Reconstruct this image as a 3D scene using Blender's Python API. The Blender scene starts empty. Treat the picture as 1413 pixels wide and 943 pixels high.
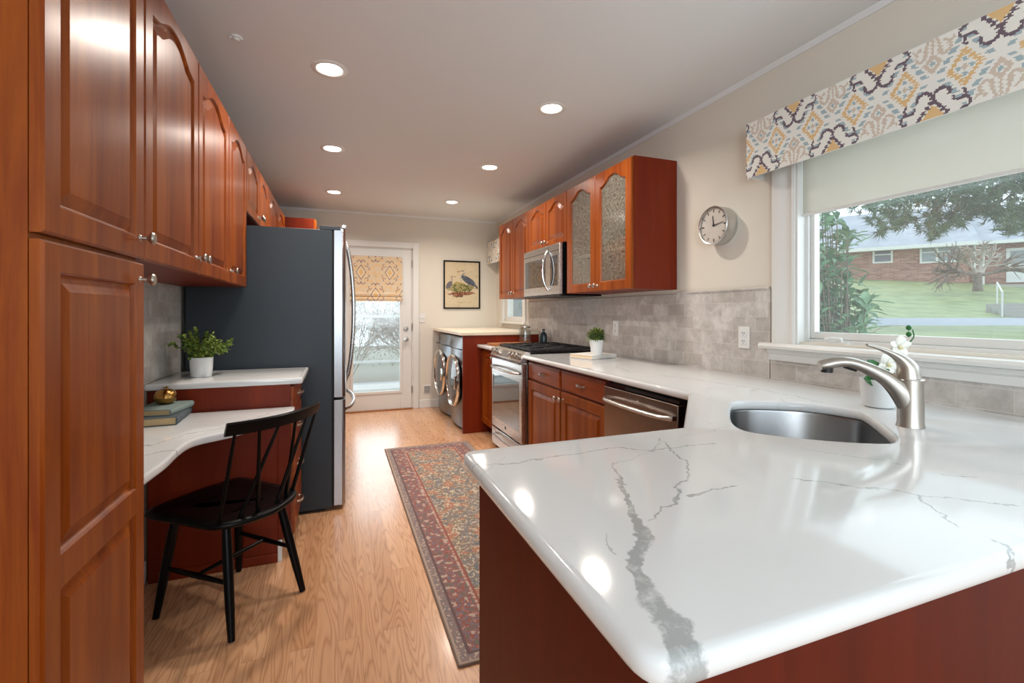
import bpy, bmesh, math, random
from mathutils import Vector, Matrix, noise as mnoise
S_ = bpy.context.scene
COL = S_.collection
PI = math.pi
rnd = random.Random(7)

# ------------------------------------------------------------------ camera
CAM_H = 1.24; FPX = 643.0; HOR = 431.0
YAW = math.atan(240/643.0)
cd = bpy.data.cameras.new('camera'); cam = bpy.data.objects.new('camera', cd); COL.objects.link(cam)
cam.location = (0, 0, CAM_H); cam.rotation_euler = (PI/2, 0, -YAW)
cd.sensor_width = 36; cd.lens = FPX/1413*36; cd.shift_y = -(471.5-HOR)/1413; cd.clip_start = 0.02; cd.clip_end = 300
S_.camera = cam
S_.view_settings.view_transform = 'Standard'; S_.view_settings.look = 'None'
S_.view_settings.gamma = 1; S_.view_settings.use_curve_mapping = False
S_.view_settings.exposure = 0.58

def lin(c):
    c = c/255.0
    return c/12.92 if c <= 0.04045 else ((c+0.055)/1.055)**2.4
def C(r, g, b): return (lin(r), lin(g), lin(b), 1)

# ------------------------------------------------------------------ world + window daylight + added fill
w = bpy.data.worlds.new('sky'); S_.world = w; w.use_nodes = True
bg = w.node_tree.nodes['Background']; bg.inputs[0].default_value = (0.80, 0.92, 1.0, 1); bg.inputs[1].default_value = 1.35
def area(name, loc, rot, sx, sy, power, col, shape='RECTANGLE', spread=PI):
    l = bpy.data.lights.new(name, 'AREA'); l.shape = shape; l.size = sx; l.size_y = sy
    l.energy = power; l.color = col; l.spread = spread
    o = bpy.data.objects.new(name, l); COL.objects.link(o); o.location = loc; o.rotation_euler = rot
    return o
area('fill_behind_camera', (0.3, -2.9, 1.6), (PI/2, 0, 0), 2.6, 1.5, 20, (0.78, 0.90, 1.0))  # added fill light behind the camera, no window modelled for it
area('fill_behind_camera_left', (-.78, -1.5, 1.6), (PI/2, 0, -math.radians(62)), 1.8, 1.4, 52, (0.80, 0.90, 1.0))  # second added fill from back left, brightens the counter side and valance
area('daylight_kitchen_window', (2.32, 0.65, 1.5), (0, PI/2, 0), 1.0, 1.7, 6, (0.82, 0.93, 1.0))
area('daylight_door', (0.46, 6.22, 0.95), (-PI/2, 0, 0), 0.5, 1.2, 5, (0.90, 0.96, 1.0))
LAMP_W = 8.0; LAMP_COL = (1.0, 0.90, 0.80)

# ------------------------------------------------------------------ pixel helper (photo frame 1413x943)
ct_, st_ = math.cos(YAW), math.sin(YAW)
def ray(u, v):
    x = (u-706.5)/FPX
    return (x*ct_+st_, ct_-x*st_, (HOR-v)/FPX)
def onz(u, v, z):
    r = ray(u, v); d = (z-CAM_H)/r[2]; return (r[0]*d, r[1]*d)
def onx(u, v, X):
    r = ray(u, v); d = X/r[0]; return (X, r[1]*d, CAM_H+r[2]*d)
def ony(u, v, Y):
    r = ray(u, v); d = Y/r[1]; return (r[0]*d, Y, CAM_H+r[2]*d)
def ond(u, v, d):
    r = ray(u, v); return Vector((r[0]*d, r[1]*d, CAM_H+r[2]*d))
def onplane(u, v, p, n):           # vertical plane through p (xy) with xy normal n
    r = ray(u, v); d = (p[0]*n[0]+p[1]*n[1])/(r[0]*n[0]+r[1]*n[1])
    return Vector((r[0]*d, r[1]*d, CAM_H+r[2]*d))

# ------------------------------------------------------------------ materials
class N:
    def __init__(s, name):
        s.m = bpy.data.materials.new(name); s.m.use_nodes = True; s.t = s.m.node_tree
        s.b = s.t.nodes['Principled BSDF']; s.out = s.t.nodes['Material Output']
    def n(s, kind, **kw):
        x = s.t.nodes.new(kind)
        for k, v in kw.items(): setattr(x, k, v)
        return x
    def l(s, a, b): s.t.links.new(a, b)
    def set(s, **kw):
        for k, v in kw.items(): s.b.inputs[k.replace('_', ' ')].default_value = v
        return s
    def coords(s, scale=(1, 1, 1), rot=(0, 0, 0), kind='Object'):
        c = s.n('ShaderNodeTexCoord'); m = s.n('ShaderNodeMapping')
        m.inputs['Scale'].default_value = scale; m.inputs['Rotation'].default_value = rot
        s.l(c.outputs[kind], m.inputs[0]); return m.outputs[0]
    def noise(s, vec, scale, detail=4, rough=.55, dist=0):
        x = s.n('ShaderNodeTexNoise'); x.inputs['Scale'].default_value = scale
        x.inputs['Detail'].default_value = detail; x.inputs['Roughness'].default_value = rough
        x.inputs['Distortion'].default_value = dist
        if vec: s.l(vec, x.inputs['Vector'])
        return x.outputs[0]
    def ramp(s, fac, stops):
        x = s.n('ShaderNodeValToRGB'); e = x.color_ramp.elements
        e[0].position, e[0].color = stops[0]; e[1].position, e[1].color = stops[-1]
        for p, c in stops[1:-1]:
            k = e.new(p); k.color = c
        s.l(fac, x.inputs[0]); return x.outputs[0]
    def mix(s, fac, a, b, mode='MIX'):
        x = s.n('ShaderNodeMix'); x.data_type = 'RGBA'; x.blend_type = mode
        for sock, v in ((x.inputs[0], fac), (x.inputs[6], a), (x.inputs[7], b)):
            if isinstance(v, (int, float, tuple)): sock.default_value = v
            else: s.l(v, sock)
        return x.outputs[2]
    def math(s, op, a, b=None, c=None, clamp=False):
        x = s.n('ShaderNodeMath'); x.operation = op; x.use_clamp = clamp
        for i, v in enumerate((a, b, c)):
            if v is None: continue
            if isinstance(v, (int, float)): x.inputs[i].default_value = v
            else: s.l(v, x.inputs[i])
        return x.outputs[0]
    def bump(s, h, strength=.2, dist=.002):
        x = s.n('ShaderNodeBump'); x.inputs['Strength'].default_value = strength; x.inputs['Distance'].default_value = dist
        s.l(h, x.inputs['Height']); s.l(x.outputs[0], s.b.inputs['Normal']); return x
    def col(s, c): s.l(c, s.b.inputs['Base Color']); return s

def plain(name, c, rough=.5, metal=0, coat=0, spec=.5, bumpy=0, bscale=200):
    x = N(name); x.set(Base_Color=c, Roughness=rough, Metallic=metal, Coat_Weight=coat, Specular_IOR_Level=spec)
    nz = x.noise(x.coords(), bscale, 2)
    v = x.mix(x.math('MULTIPLY', nz, .12), c, (c[0]*.8, c[1]*.8, c[2]*.8, 1)); x.col(v)
    if bumpy: x.bump(nz, bumpy, .001)
    return x.m

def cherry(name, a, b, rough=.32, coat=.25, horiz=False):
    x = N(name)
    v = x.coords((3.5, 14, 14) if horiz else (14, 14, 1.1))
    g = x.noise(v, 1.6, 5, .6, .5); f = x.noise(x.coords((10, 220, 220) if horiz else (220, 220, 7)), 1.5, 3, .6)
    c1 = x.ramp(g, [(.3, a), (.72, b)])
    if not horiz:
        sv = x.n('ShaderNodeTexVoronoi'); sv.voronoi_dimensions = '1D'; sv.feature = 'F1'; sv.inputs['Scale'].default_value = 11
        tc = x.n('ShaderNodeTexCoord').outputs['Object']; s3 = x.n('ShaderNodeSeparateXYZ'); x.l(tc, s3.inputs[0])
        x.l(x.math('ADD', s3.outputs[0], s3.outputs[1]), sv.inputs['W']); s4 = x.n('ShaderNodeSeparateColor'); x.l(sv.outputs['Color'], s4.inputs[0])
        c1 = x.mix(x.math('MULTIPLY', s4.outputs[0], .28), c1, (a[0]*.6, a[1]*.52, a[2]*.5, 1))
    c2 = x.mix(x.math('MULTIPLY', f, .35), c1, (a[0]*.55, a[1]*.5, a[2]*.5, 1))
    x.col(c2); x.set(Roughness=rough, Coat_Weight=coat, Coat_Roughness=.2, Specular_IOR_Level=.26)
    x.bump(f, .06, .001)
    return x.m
M = {}
M['cherry'] = cherry('cherry_wood', C(124, 50, 6), C(172, 90, 20), .33, .08)
M['cherry_side'] = cherry('cherry_panel', C(114, 32, 3), C(134, 44, 5), .45, .03)
M['cherry_h'] = cherry('cherry_rail', C(124, 48, 6), C(158, 74, 16), .33, .08, horiz=True)
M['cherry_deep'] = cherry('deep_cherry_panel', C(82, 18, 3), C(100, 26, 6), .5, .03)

def wall_mat(name, c, sc=300, st=.15):
    x = N(name); nz = x.noise(x.coords(), sc, 3); big = x.noise(x.coords(), 1.2, 2)
    x.col(x.mix(x.math('MULTIPLY', big, .12), c, (c[0]*.9, c[1]*.9, c[2]*.88, 1))); x.set(Roughness=.75, Specular_IOR_Level=.2)
    x.bump(nz, st, .001); return x.m
M['wall'] = wall_mat('warm_white_paint', C(222, 216, 204))
M['ceiling'] = wall_mat('ceiling_paint', C(226, 229, 230))
M['trim'] = plain('white_trim_paint', C(226, 226, 222), .35)
M['white_gloss'] = plain('white_ceramic', C(228, 230, 230), .22)
M['vinyl'] = plain('window_vinyl', C(224, 224, 221), .4)
M['steel'] = None

def brushed(name, c, rough=.28, axis=(1, 1, 60), st=.08, an=0):
    x = N(name); nz = x.noise(x.coords(axis), 12, 3, .7)
    x.col(x.mix(x.math('MULTIPLY', nz, .25), c, (c[0]*.78, c[1]*.78, c[2]*.78, 1)))
    x.set(Metallic=1.0); x.l(x.math('MULTIPLY_ADD', nz, .14, rough-.07), x.b.inputs['Roughness'])
    x.bump(nz, st, .0006); return x.m
M['steel'] = brushed('brushed_steel', C(200, 198, 196))
M['steel_v'] = brushed('brushed_steel_vertical', C(172, 173, 176), .3, (60, 60, 1))
M['steel_dark'] = brushed('dark_stainless', C(168, 156, 148), .24)
M['titanium'] = brushed('metallic_grey_enamel', C(118, 121, 126), .3, (2, 2, 2), .02)
M['nickel'] = brushed('satin_nickel', C(190, 184, 176), .34, (30, 30, 30), .04)
M['sink_steel'] = brushed('sink_steel', C(150, 150, 150), .3, (60, 60, 1))
M['chrome'] = plain('polished_chrome', C(225, 222, 218), .08, 1)
M['brass'] = brushed('aged_brass', C(176, 132, 74), .24, (10, 10, 10), .15)
M['black_paint'] = plain('black_lacquer', C(6, 6, 7), .36, spec=.16)
M['black_plastic'] = plain('black_plastic', C(18, 18, 20), .4)
M['cast_iron'] = plain('black_cast_iron', C(22, 22, 23), .55, bumpy=.3)
M['black_glass'] = plain('dark_oven_glass', C(42, 42, 46), .04, spec=.9, coat=.6)
M['door_glass'] = plain('smoked_door_glass', C(58, 62, 68), .12, spec=.45)
M['fridge_side'] = plain('slate_painted_steel', C(36, 46, 54), .5, bumpy=.25, bscale=500)
M['soil'] = plain('dark_soil', C(44, 34, 26), .9, bumpy=.8)
M['paper'] = plain('aged_paper', C(206, 180, 136), .8)
M['rubber'] = plain('black_rubber', C(16, 16, 16), .7)
M['aluminium'] = brushed('spun_aluminium', C(206, 206, 204), .3, (4, 4, 4), .05)
M['beech'] = cherry('cutting_board_wood', C(150, 92, 52), C(186, 124, 74), .5, 0, True)

def quartz():
    x = N('veined_quartz')
    tc = x.n('ShaderNodeTexCoord').outputs['Object']
    dn = x.n('ShaderNodeTexNoise'); dn.inputs['Scale'].default_value = 16; dn.inputs['Detail'].default_value = 6; dn.inputs['Roughness'].default_value = .62
    x.l(tc, dn.inputs['Vector'])
    add = x.n('ShaderNodeVectorMath'); add.operation = 'MULTIPLY_ADD'
    add.inputs[1].default_value = (.062, .062, 0); x.l(dn.outputs[1], add.inputs[0])
    sub = x.n('ShaderNodeVectorMath'); sub.operation = 'ADD'; sub.inputs[1].default_value = (-.031, -.031, 0)
    x.l(tc, add.inputs[2]); x.l(add.outputs[0], sub.inputs[0])
    sp = x.n('ShaderNodeSeparateXYZ'); x.l(sub.outputs[0], sp.inputs[0])
    X, Y = sp.outputs[0], sp.outputs[1]
    total = None
    def vein(pts, wid, along, amt):
        nonlocal total
        idx = 1 if along == 'y' else 0
        pts = sorted(pts, key=lambda p: p[idx]); t0, t1 = pts[0][idx], pts[-1][idx]
        T, F = (Y, X) if along == 'y' else (X, Y)
        f0 = min(p[1-idx] for p in pts)-.01; f1 = max(p[1-idx] for p in pts)+.01
        fac = x.math('DIVIDE', x.math('SUBTRACT', T, t0), t1-t0)
        cur = x.n('ShaderNodeFloatCurve'); cm = cur.mapping; cv = cm.curves[0]
        ps = [((p[idx]-t0)/(t1-t0), (p[1-idx]-f0)/(f1-f0)) for p in pts]
        cv.points[0].location = ps[0]; cv.points[1].location = ps[-1]
        for q in ps[1:-1]: cv.points.new(*q)
        for q in cv.points: q.handle_type = 'VECTOR'
        cm.update(); x.l(fac, cur.inputs[1])
        val = x.math('MULTIPLY_ADD', cur.outputs[0], f1-f0, f0)
        d = x.math('ABSOLUTE', x.math('SUBTRACT', F, val))
        # width varies from wid[0] (t0) to wid[1] (t1)
        wv = x.math('MULTIPLY_ADD', fac, wid[1]-wid[0], wid[0])
        m = x.math('MULTIPLY', x.math('SUBTRACT', 1.05, x.math('DIVIDE', d, wv)), 3.5, clamp=True)
        inr = x.math('MULTIPLY', x.math('GREATER_THAN', fac, 0), x.math('LESS_THAN', fac, 1))
        m = x.math('MULTIPLY', x.math('MULTIPLY', m, inr), amt)
        total = m if total is None else x.math('MAXIMUM', total, m)
    P = lambda *a: [onz(u, v, .91) for u, v in a]
    vein([(.31, .30), (.318, .363), (.333, .391), (.336, .442), (.352, .498), (.424, .575), (.45, .629)], (.023, .011), 'y', .8)
    vein([(.45, .629), (.479, .696), (.525, .793)], (.010, .003), 'y', .8)
    vein(P((855, 660), (845, 645), (868, 633), (905, 622), (912, 605)), (.003, .0018), 'y', .6)
    vein(P((896, 718), (912, 708), (924, 702), (930, 678), (957, 649), (935, 627), (912, 606)), (.005, .0018), 'y', .7)
    vein(P((941, 685), (975, 677), (1005, 676), (1023, 671)), (.003, .002), 'x', .8)
    vein(P((1094, 660), (1150, 668), (1215, 676), (1264, 682), (1330, 690), (1413, 700)), (.0035, .0035), 'x', .8)
    vein(P((1264, 682), (1290, 705), (1330, 728), (1370, 742), (1389, 759), (1400, 785)), (.003, .004), 'x', .8)
    vein(P((835, 738), (838, 752), (852, 766)), (.003, .001), 'y', .5)
    vein(P((1110, 620), (1160, 628), (1240, 640), (1300, 655), (1350, 660)), (.003, .003), 'x', .7)
    vein(P((1270, 596), (1320, 606), (1380, 620), (1413, 626)), (.004, .005), 'x', .8)
    vein(P((640, 640), (700, 641), (780, 628), (850, 618), (900, 622), (990, 612)), (.003, .003), 'x', .6)
    vein([(1.40, 3.2), (1.5, 2.9), (1.62, 2.6), (1.52, 2.2), (1.62, 1.9), (1.7, 1.5), (1.66, 1.2)][::-1], (.003, .003), 'y', .7)
    vein([(-.8, 2.05), (-.70, 2.02), (-.62, 2.0), (-.55, 2.15), (-.45, 2.2), (-.3, 2.45)], (.006, .004), 'x', .9)
    vein([(-.8, 1.75), (-.66, 1.80), (-.58, 1.9), (-.5, 1.92)], (.006, .005), 'x', .9)
    vein([(-.7, 2.75), (-.5, 2.8), (-.4, 2.72), (-.2, 2.85)], (.005, .003), 'x', .8)
    # faint random veining
    vo = x.n('ShaderNodeTexVoronoi'); vo.feature = 'DISTANCE_TO_EDGE'; vo.inputs['Scale'].default_value = 2.6
    dd = x.n('ShaderNodeVectorMath'); dd.operation = 'MULTIPLY_ADD'; dd.inputs[1].default_value = (.5, .5, .2)
    n3 = x.n('ShaderNodeTexNoise'); n3.inputs['Scale'].default_value = 3; n3.inputs['Detail'].default_value = 7; x.l(tc, n3.inputs['Vector'])
    x.l(n3.outputs[1], dd.inputs[0]); x.l(tc, dd.inputs[2]); x.l(dd.outputs[0], vo.inputs['Vector'])
    e = x.math('SUBTRACT', 1, x.math('DIVIDE', vo.outputs['Distance'], .012), clamp=True)
    k = x.math('MULTIPLY', x.math('SUBTRACT', x.noise(tc, 2.2, 2), .5, clamp=True), 2.2)
    total = x.math('MAXIMUM', total, x.math('MULTIPLY', e, k))
    mott = x.ramp(x.noise(tc, 26, 6, .75), [(.34, (.25, .25, .25, 1)), (.5, (1, 1, 1, 1))])
    total = x.math('MULTIPLY', total, mott, clamp=True)
    base = x.mix(x.math('MULTIPLY', x.noise(tc, 5, 4), .3), C(222, 224, 224), C(212, 214, 216))
    x.col(x.mix(total, base, C(150, 154, 153)))
    x.set(Roughness=.09, Specular_IOR_Level=.45)
    return x.m
M['quartz'] = quartz()

def tile_mat(name, a, b, c, swap):
    x = N(name); tc = x.n('ShaderNodeTexCoord').outputs['Object']
    sp = x.n('ShaderNodeSeparateXYZ'); x.l(tc, sp.inputs[0])
    cb = x.n('ShaderNodeCombineXYZ'); x.l(sp.outputs[1 if swap else 0], cb.inputs[0]); x.l(x.math('SUBTRACT', sp.outputs[2], .008), cb.inputs[1])
    br = x.n('ShaderNodeTexBrick'); br.offset = .5
    br.inputs['Scale'].default_value = 1; br.inputs['Brick Width'].default_value = .152; br.inputs['Row Height'].default_value = .0755
    br.inputs['Mortar Size'].default_value = .0016; br.inputs['Mortar Smooth'].default_value = .2; br.inputs['Bias'].default_value = 0
    br.inputs['Color1'].default_value = (0, 0, 0, 1); br.inputs['Color2'].default_value = (1, 1, 1, 1); br.inputs['Mortar'].default_value = (.5, .5, .5, 1)
    x.l(cb.outputs[0], br.inputs['Vector'])
    tint = x.ramp(br.outputs[0], [(0, a), (.5, b), (1, c)])
    n1 = x.noise(tc, 13, 6, .68, .6); n2 = x.noise(tc, 70, 3, .7)
    m = x.mix(x.ramp(n1, [(.36, (0, 0, 0, 1)), (.60, (1, 1, 1, 1))]), x.mix(.65, tint, C(148, 142, 137)), tint)
    m = x.mix(x.math('MULTIPLY', n2, .3), m, C(214, 208, 200))
    x.col(x.mix(br.outputs[1], m, C(204, 198, 190)))
    x.set(Roughness=.4); x.bump(x.math('SUBTRACT', 1, br.outputs[1]), .4, .0015)
    return x.m
M['tile'] = tile_mat('grey_stone_subway_tile', C(180, 173, 166), C(203, 199, 194), C(216, 213, 209), True)
M['stone'] = tile_mat('stone_pencil_trim', C(196, 190, 183), C(200, 194, 188), C(205, 200, 194), True)

def oak():
    x = N('oak_floor'); tc = x.n('ShaderNodeTexCoord').outputs['Object']
    sp = x.n('ShaderNodeSeparateXYZ'); x.l(tc, sp.inputs[0])
    cb = x.n('ShaderNodeCombineXYZ'); x.l(sp.outputs[1], cb.inputs[0]); x.l(sp.outputs[0], cb.inputs[1])
    br = x.n('ShaderNodeTexBrick'); br.offset = .37; br.offset_frequency = 2
    br.inputs['Scale'].default_value = 1; br.inputs['Brick Width'].default_value = 1.15; br.inputs['Row Height'].default_value = .082
    br.inputs['Mortar Size'].default_value = .0007; br.inputs['Bias'].default_value = 0; br.inputs['Mortar Smooth'].default_value = .1
    br.inputs['Color1'].default_value = (0, 0, 0, 1); br.inputs['Color2'].default_value = (1, 1, 1, 1)
    x.l(cb.outputs[0], br.inputs['Vector'])
    off = x.n('ShaderNodeCombineXYZ'); x.l(x.math('MULTIPLY', br.outputs[0], 7), off.inputs[0]); x.l(x.math('MULTIPLY', br.outputs[0], 13), off.inputs[1])
    va = x.n('ShaderNodeVectorMath'); va.operation = 'ADD'; x.l(tc, va.inputs[0]); x.l(off.outputs[0], va.inputs[1])
    mp = x.n('ShaderNodeMapping'); mp.inputs['Scale'].default_value = (6.5, .62, 1); x.l(va.outputs[0], mp.inputs[0])
    field = x.noise(mp.outputs[0], 1.0, 3, .5, .25)
    rings = x.math('FRACT', x.math('MULTIPLY', field, 26))
    rings = x.math('POWER', x.math('ABSOLUTE', x.math('MULTIPLY_ADD', rings, 2, -1)), 2.2)
    mp2 = x.n('ShaderNodeMapping'); mp2.inputs['Scale'].default_value = (160, 5, 1); x.l(va.outputs[0], mp2.inputs[0])
    pores = x.noise(mp2.outputs[0], 1, 3, .7)
    base = x.ramp(br.outputs[0], [(0, C(208, 158, 118)), (.5, C(218, 170, 130)), (1, C(198, 148, 108))])
    g = x.math('MULTIPLY', x.math('MULTIPLY', rings, .62), x.math('MULTIPLY_ADD', pores, 1.0, .3), clamp=True)
    c1 = x.mix(g, base, C(142, 90, 56))
    c1 = x.mix(x.math('MULTIPLY', pores, .22), c1, C(178, 122, 80))
    x.col(x.mix(x.math('MULTIPLY', br.outputs[1], .5), c1, C(120, 76, 46)))
    x.set(Roughness=.27, Coat_Weight=.2, Coat_Roughness=.12); x.bump(pores, .05, .0006)
    return x.m
M['oak'] = oak()

def painted(name, rough=.85, weave=1):
    x = N(name); a = x.n('ShaderNodeAttribute'); a.attribute_name = 'Col'
    nz = x.noise(x.coords(), 450, 2)
    x.col(x.mix(x.math('MULTIPLY', nz, .08), a.outputs[0], (.15, .13, .12, 1))); x.set(Roughness=rough, Specular_IOR_Level=.2)
    if weave: x.bump(nz, .35*weave, .001)
    return x.m
M['fabric'] = painted('printed_linen'); M['rug'] = painted('woven_rug', .95, 2); M['print'] = painted('printed_paper', .5, 0)

def glass_mat(name, tint, refl=.08, rough=0.0, haze=None, hz=0):
    x = N(name); tr = x.n('ShaderNodeBsdfTransparent'); tr.inputs[0].default_value = tint
    gl = x.n('ShaderNodeBsdfGlossy'); gl.inputs['Roughness'].default_value = rough
    mx = x.n('ShaderNodeMixShader'); mx.inputs[0].default_value = refl
    x.l(tr.outputs[0], mx.inputs[1]); x.l(gl.outputs[0], mx.inputs[2]); last = mx.outputs[0]
    if hz:
        df = x.n('ShaderNodeBsdfDiffuse'); df.inputs[0].default_value = haze
        m2 = x.n('ShaderNodeMixShader'); m2.inputs[0].default_value = hz
        x.l(last, m2.inputs[1]); x.l(df.outputs[0], m2.inputs[2]); last = m2.outputs[0]
    x.l(last, x.out.inputs[0]); x.t.nodes.remove(x.b); return x.m
M['glass'] = glass_mat('window_glass', (.97, .99, .99, 1), .05, 0, C(225, 232, 232), .10)
M['jar_glass'] = glass_mat('clear_jar_glass', (.90, .92, .91, 1), .14, .03)
def sheer():
    x = N('sheer_roller_fabric'); tr = x.n('ShaderNodeBsdfTransparent'); tl = x.n('ShaderNodeBsdfTranslucent'); df = x.n('ShaderNodeBsdfDiffuse')
    tl.inputs[0].default_value = C(226, 222, 214); df.inputs[0].default_value = C(224, 221, 211)
    m1 = x.n('ShaderNodeMixShader'); m1.inputs[0].default_value = .62; x.l(tl.outputs[0], m1.inputs[1]); x.l(df.outputs[0], m1.inputs[2])
    m2 = x.n('ShaderNodeMixShader'); m2.inputs[0].default_value = .86; x.l(tr.outputs[0], m2.inputs[1]); x.l(m1.outputs[0], m2.inputs[2])
    x.l(m2.outputs[0], x.out.inputs[0]); x.t.nodes.remove(x.b); return x.m
M['sheer'] = sheer()
def seeded():
    x = N('textured_rain_glass')
    nz = x.noise(x.coords((120, 120, 60)), 1, 3, .75); k = x.ramp(nz, [(.42, (0, 0, 0, 1)), (.58, (1, 1, 1, 1))])
    tr = x.n('ShaderNodeBsdfTransparent'); tr.inputs[0].default_value = (.86, .88, .86, 1)
    df = x.n('ShaderNodeBsdfDiffuse'); df.inputs[0].default_value = C(176, 170, 156)
    gl = x.n('ShaderNodeBsdfGlossy'); gl.inputs['Roughness'].default_value = .09
    bp = x.n('ShaderNodeBump'); bp.inputs['Strength'].default_value = .12; bp.inputs['Distance'].default_value = .002; x.l(nz, bp.inputs['Height']); x.l(bp.outputs[0], gl.inputs['Normal'])
    m1 = x.n('ShaderNodeMixShader'); x.l(x.math('MULTIPLY', k, .5), m1.inputs[0]); x.l(tr.outputs[0], m1.inputs[1]); x.l(df.outputs[0], m1.inputs[2])
    m2 = x.n('ShaderNodeMixShader'); m2.inputs[0].default_value = .16; x.l(m1.outputs[0], m2.inputs[1]); x.l(gl.outputs[0], m2.inputs[2])
    x.l(m2.outputs[0], x.out.inputs[0]); x.t.nodes.remove(x.b); return x.m
M['rain_glass'] = seeded()
def emit(name, c, s):
    x = N(name); x.set(Base_Color=c, Emission_Color=c, Emission_Strength=s); return x.m
M['lamp'] = emit('lit_lens', (1, .93, .84, 1), 9)

def leafy(name, a, b, sc=9):
    x = N(name); x.col(x.ramp(x.noise(x.coords(), sc, 3), [(.35, a), (.65, b)]))
    x.set(Roughness=.5); x.b.inputs['Subsurface Weight'].default_value = 0; return x.m
M['leaf'] = leafy('plant_leaf', C(58, 96, 34), C(168, 184, 84), 28)
M['leaf_dark'] = leafy('boxwood_leaf', C(40, 70, 18), C(128, 142, 52), 45)
M['leaf_rhodo'] = leafy('evergreen_shrub_leaf', C(70, 112, 74), C(150, 186, 150), 5)
M['needle'] = leafy('pine_needles', C(40, 66, 42), C(92, 120, 80), 1.5)
M['orchid_green'] = plain('orchid_leaf', C(40, 104, 44), .35)
M['petal'] = plain('orchid_petal', C(246, 244, 234), .6)
M['bark'] = leafy('bark', C(96, 84, 74), C(134, 118, 104), 8)
M['twig'] = leafy('twig_bark', C(150, 138, 126), C(190, 180, 168), 4)
M['grass'] = leafy('lawn_grass', C(130, 146, 96), C(164, 174, 122), 1.6)
M['mulch'] = leafy('mulch', C(120, 106, 90), C(152, 140, 112), 2)
M['asphalt'] = plain('pale_asphalt', C(176, 182, 192), .9)
M['concrete'] = plain('concrete', C(176, 174, 168), .9)
M['shingle'] = leafy('grey_roof_shingle', C(158, 164, 174), C(178, 184, 194), 1.2)
M['dark_glass'] = plain('house_window_dark', C(84, 92, 100), .1, spec=.8)
def brick():
    x = N('red_brick'); tc = x.n('ShaderNodeTexCoord').outputs['Object']
    sp = x.n('ShaderNodeSeparateXYZ'); x.l(tc, sp.inputs[0]); cb = x.n('ShaderNodeCombineXYZ')
    x.l(sp.outputs[0], cb.inputs[0]); x.l(sp.outputs[2], cb.inputs[1])
    br = x.n('ShaderNodeTexBrick'); br.inputs['Scale'].default_value = 1; br.inputs['Brick Width'].default_value = .30; br.inputs['Row Height'].default_value = .09
    br.inputs['Mortar Size'].default_value = .008; br.inputs['Bias'].default_value = 0
    br.inputs['Color1'].default_value = C(138, 88, 76); br.inputs['Color2'].default_value = C(184, 134, 116); br.inputs['Mortar'].default_value = C(176, 160, 148)
    x.l(cb.outputs[0], br.inputs['Vector']); x.col(br.outputs[0]); x.set(Roughness=.9); return x.m
M['brick'] = brick()

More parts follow.
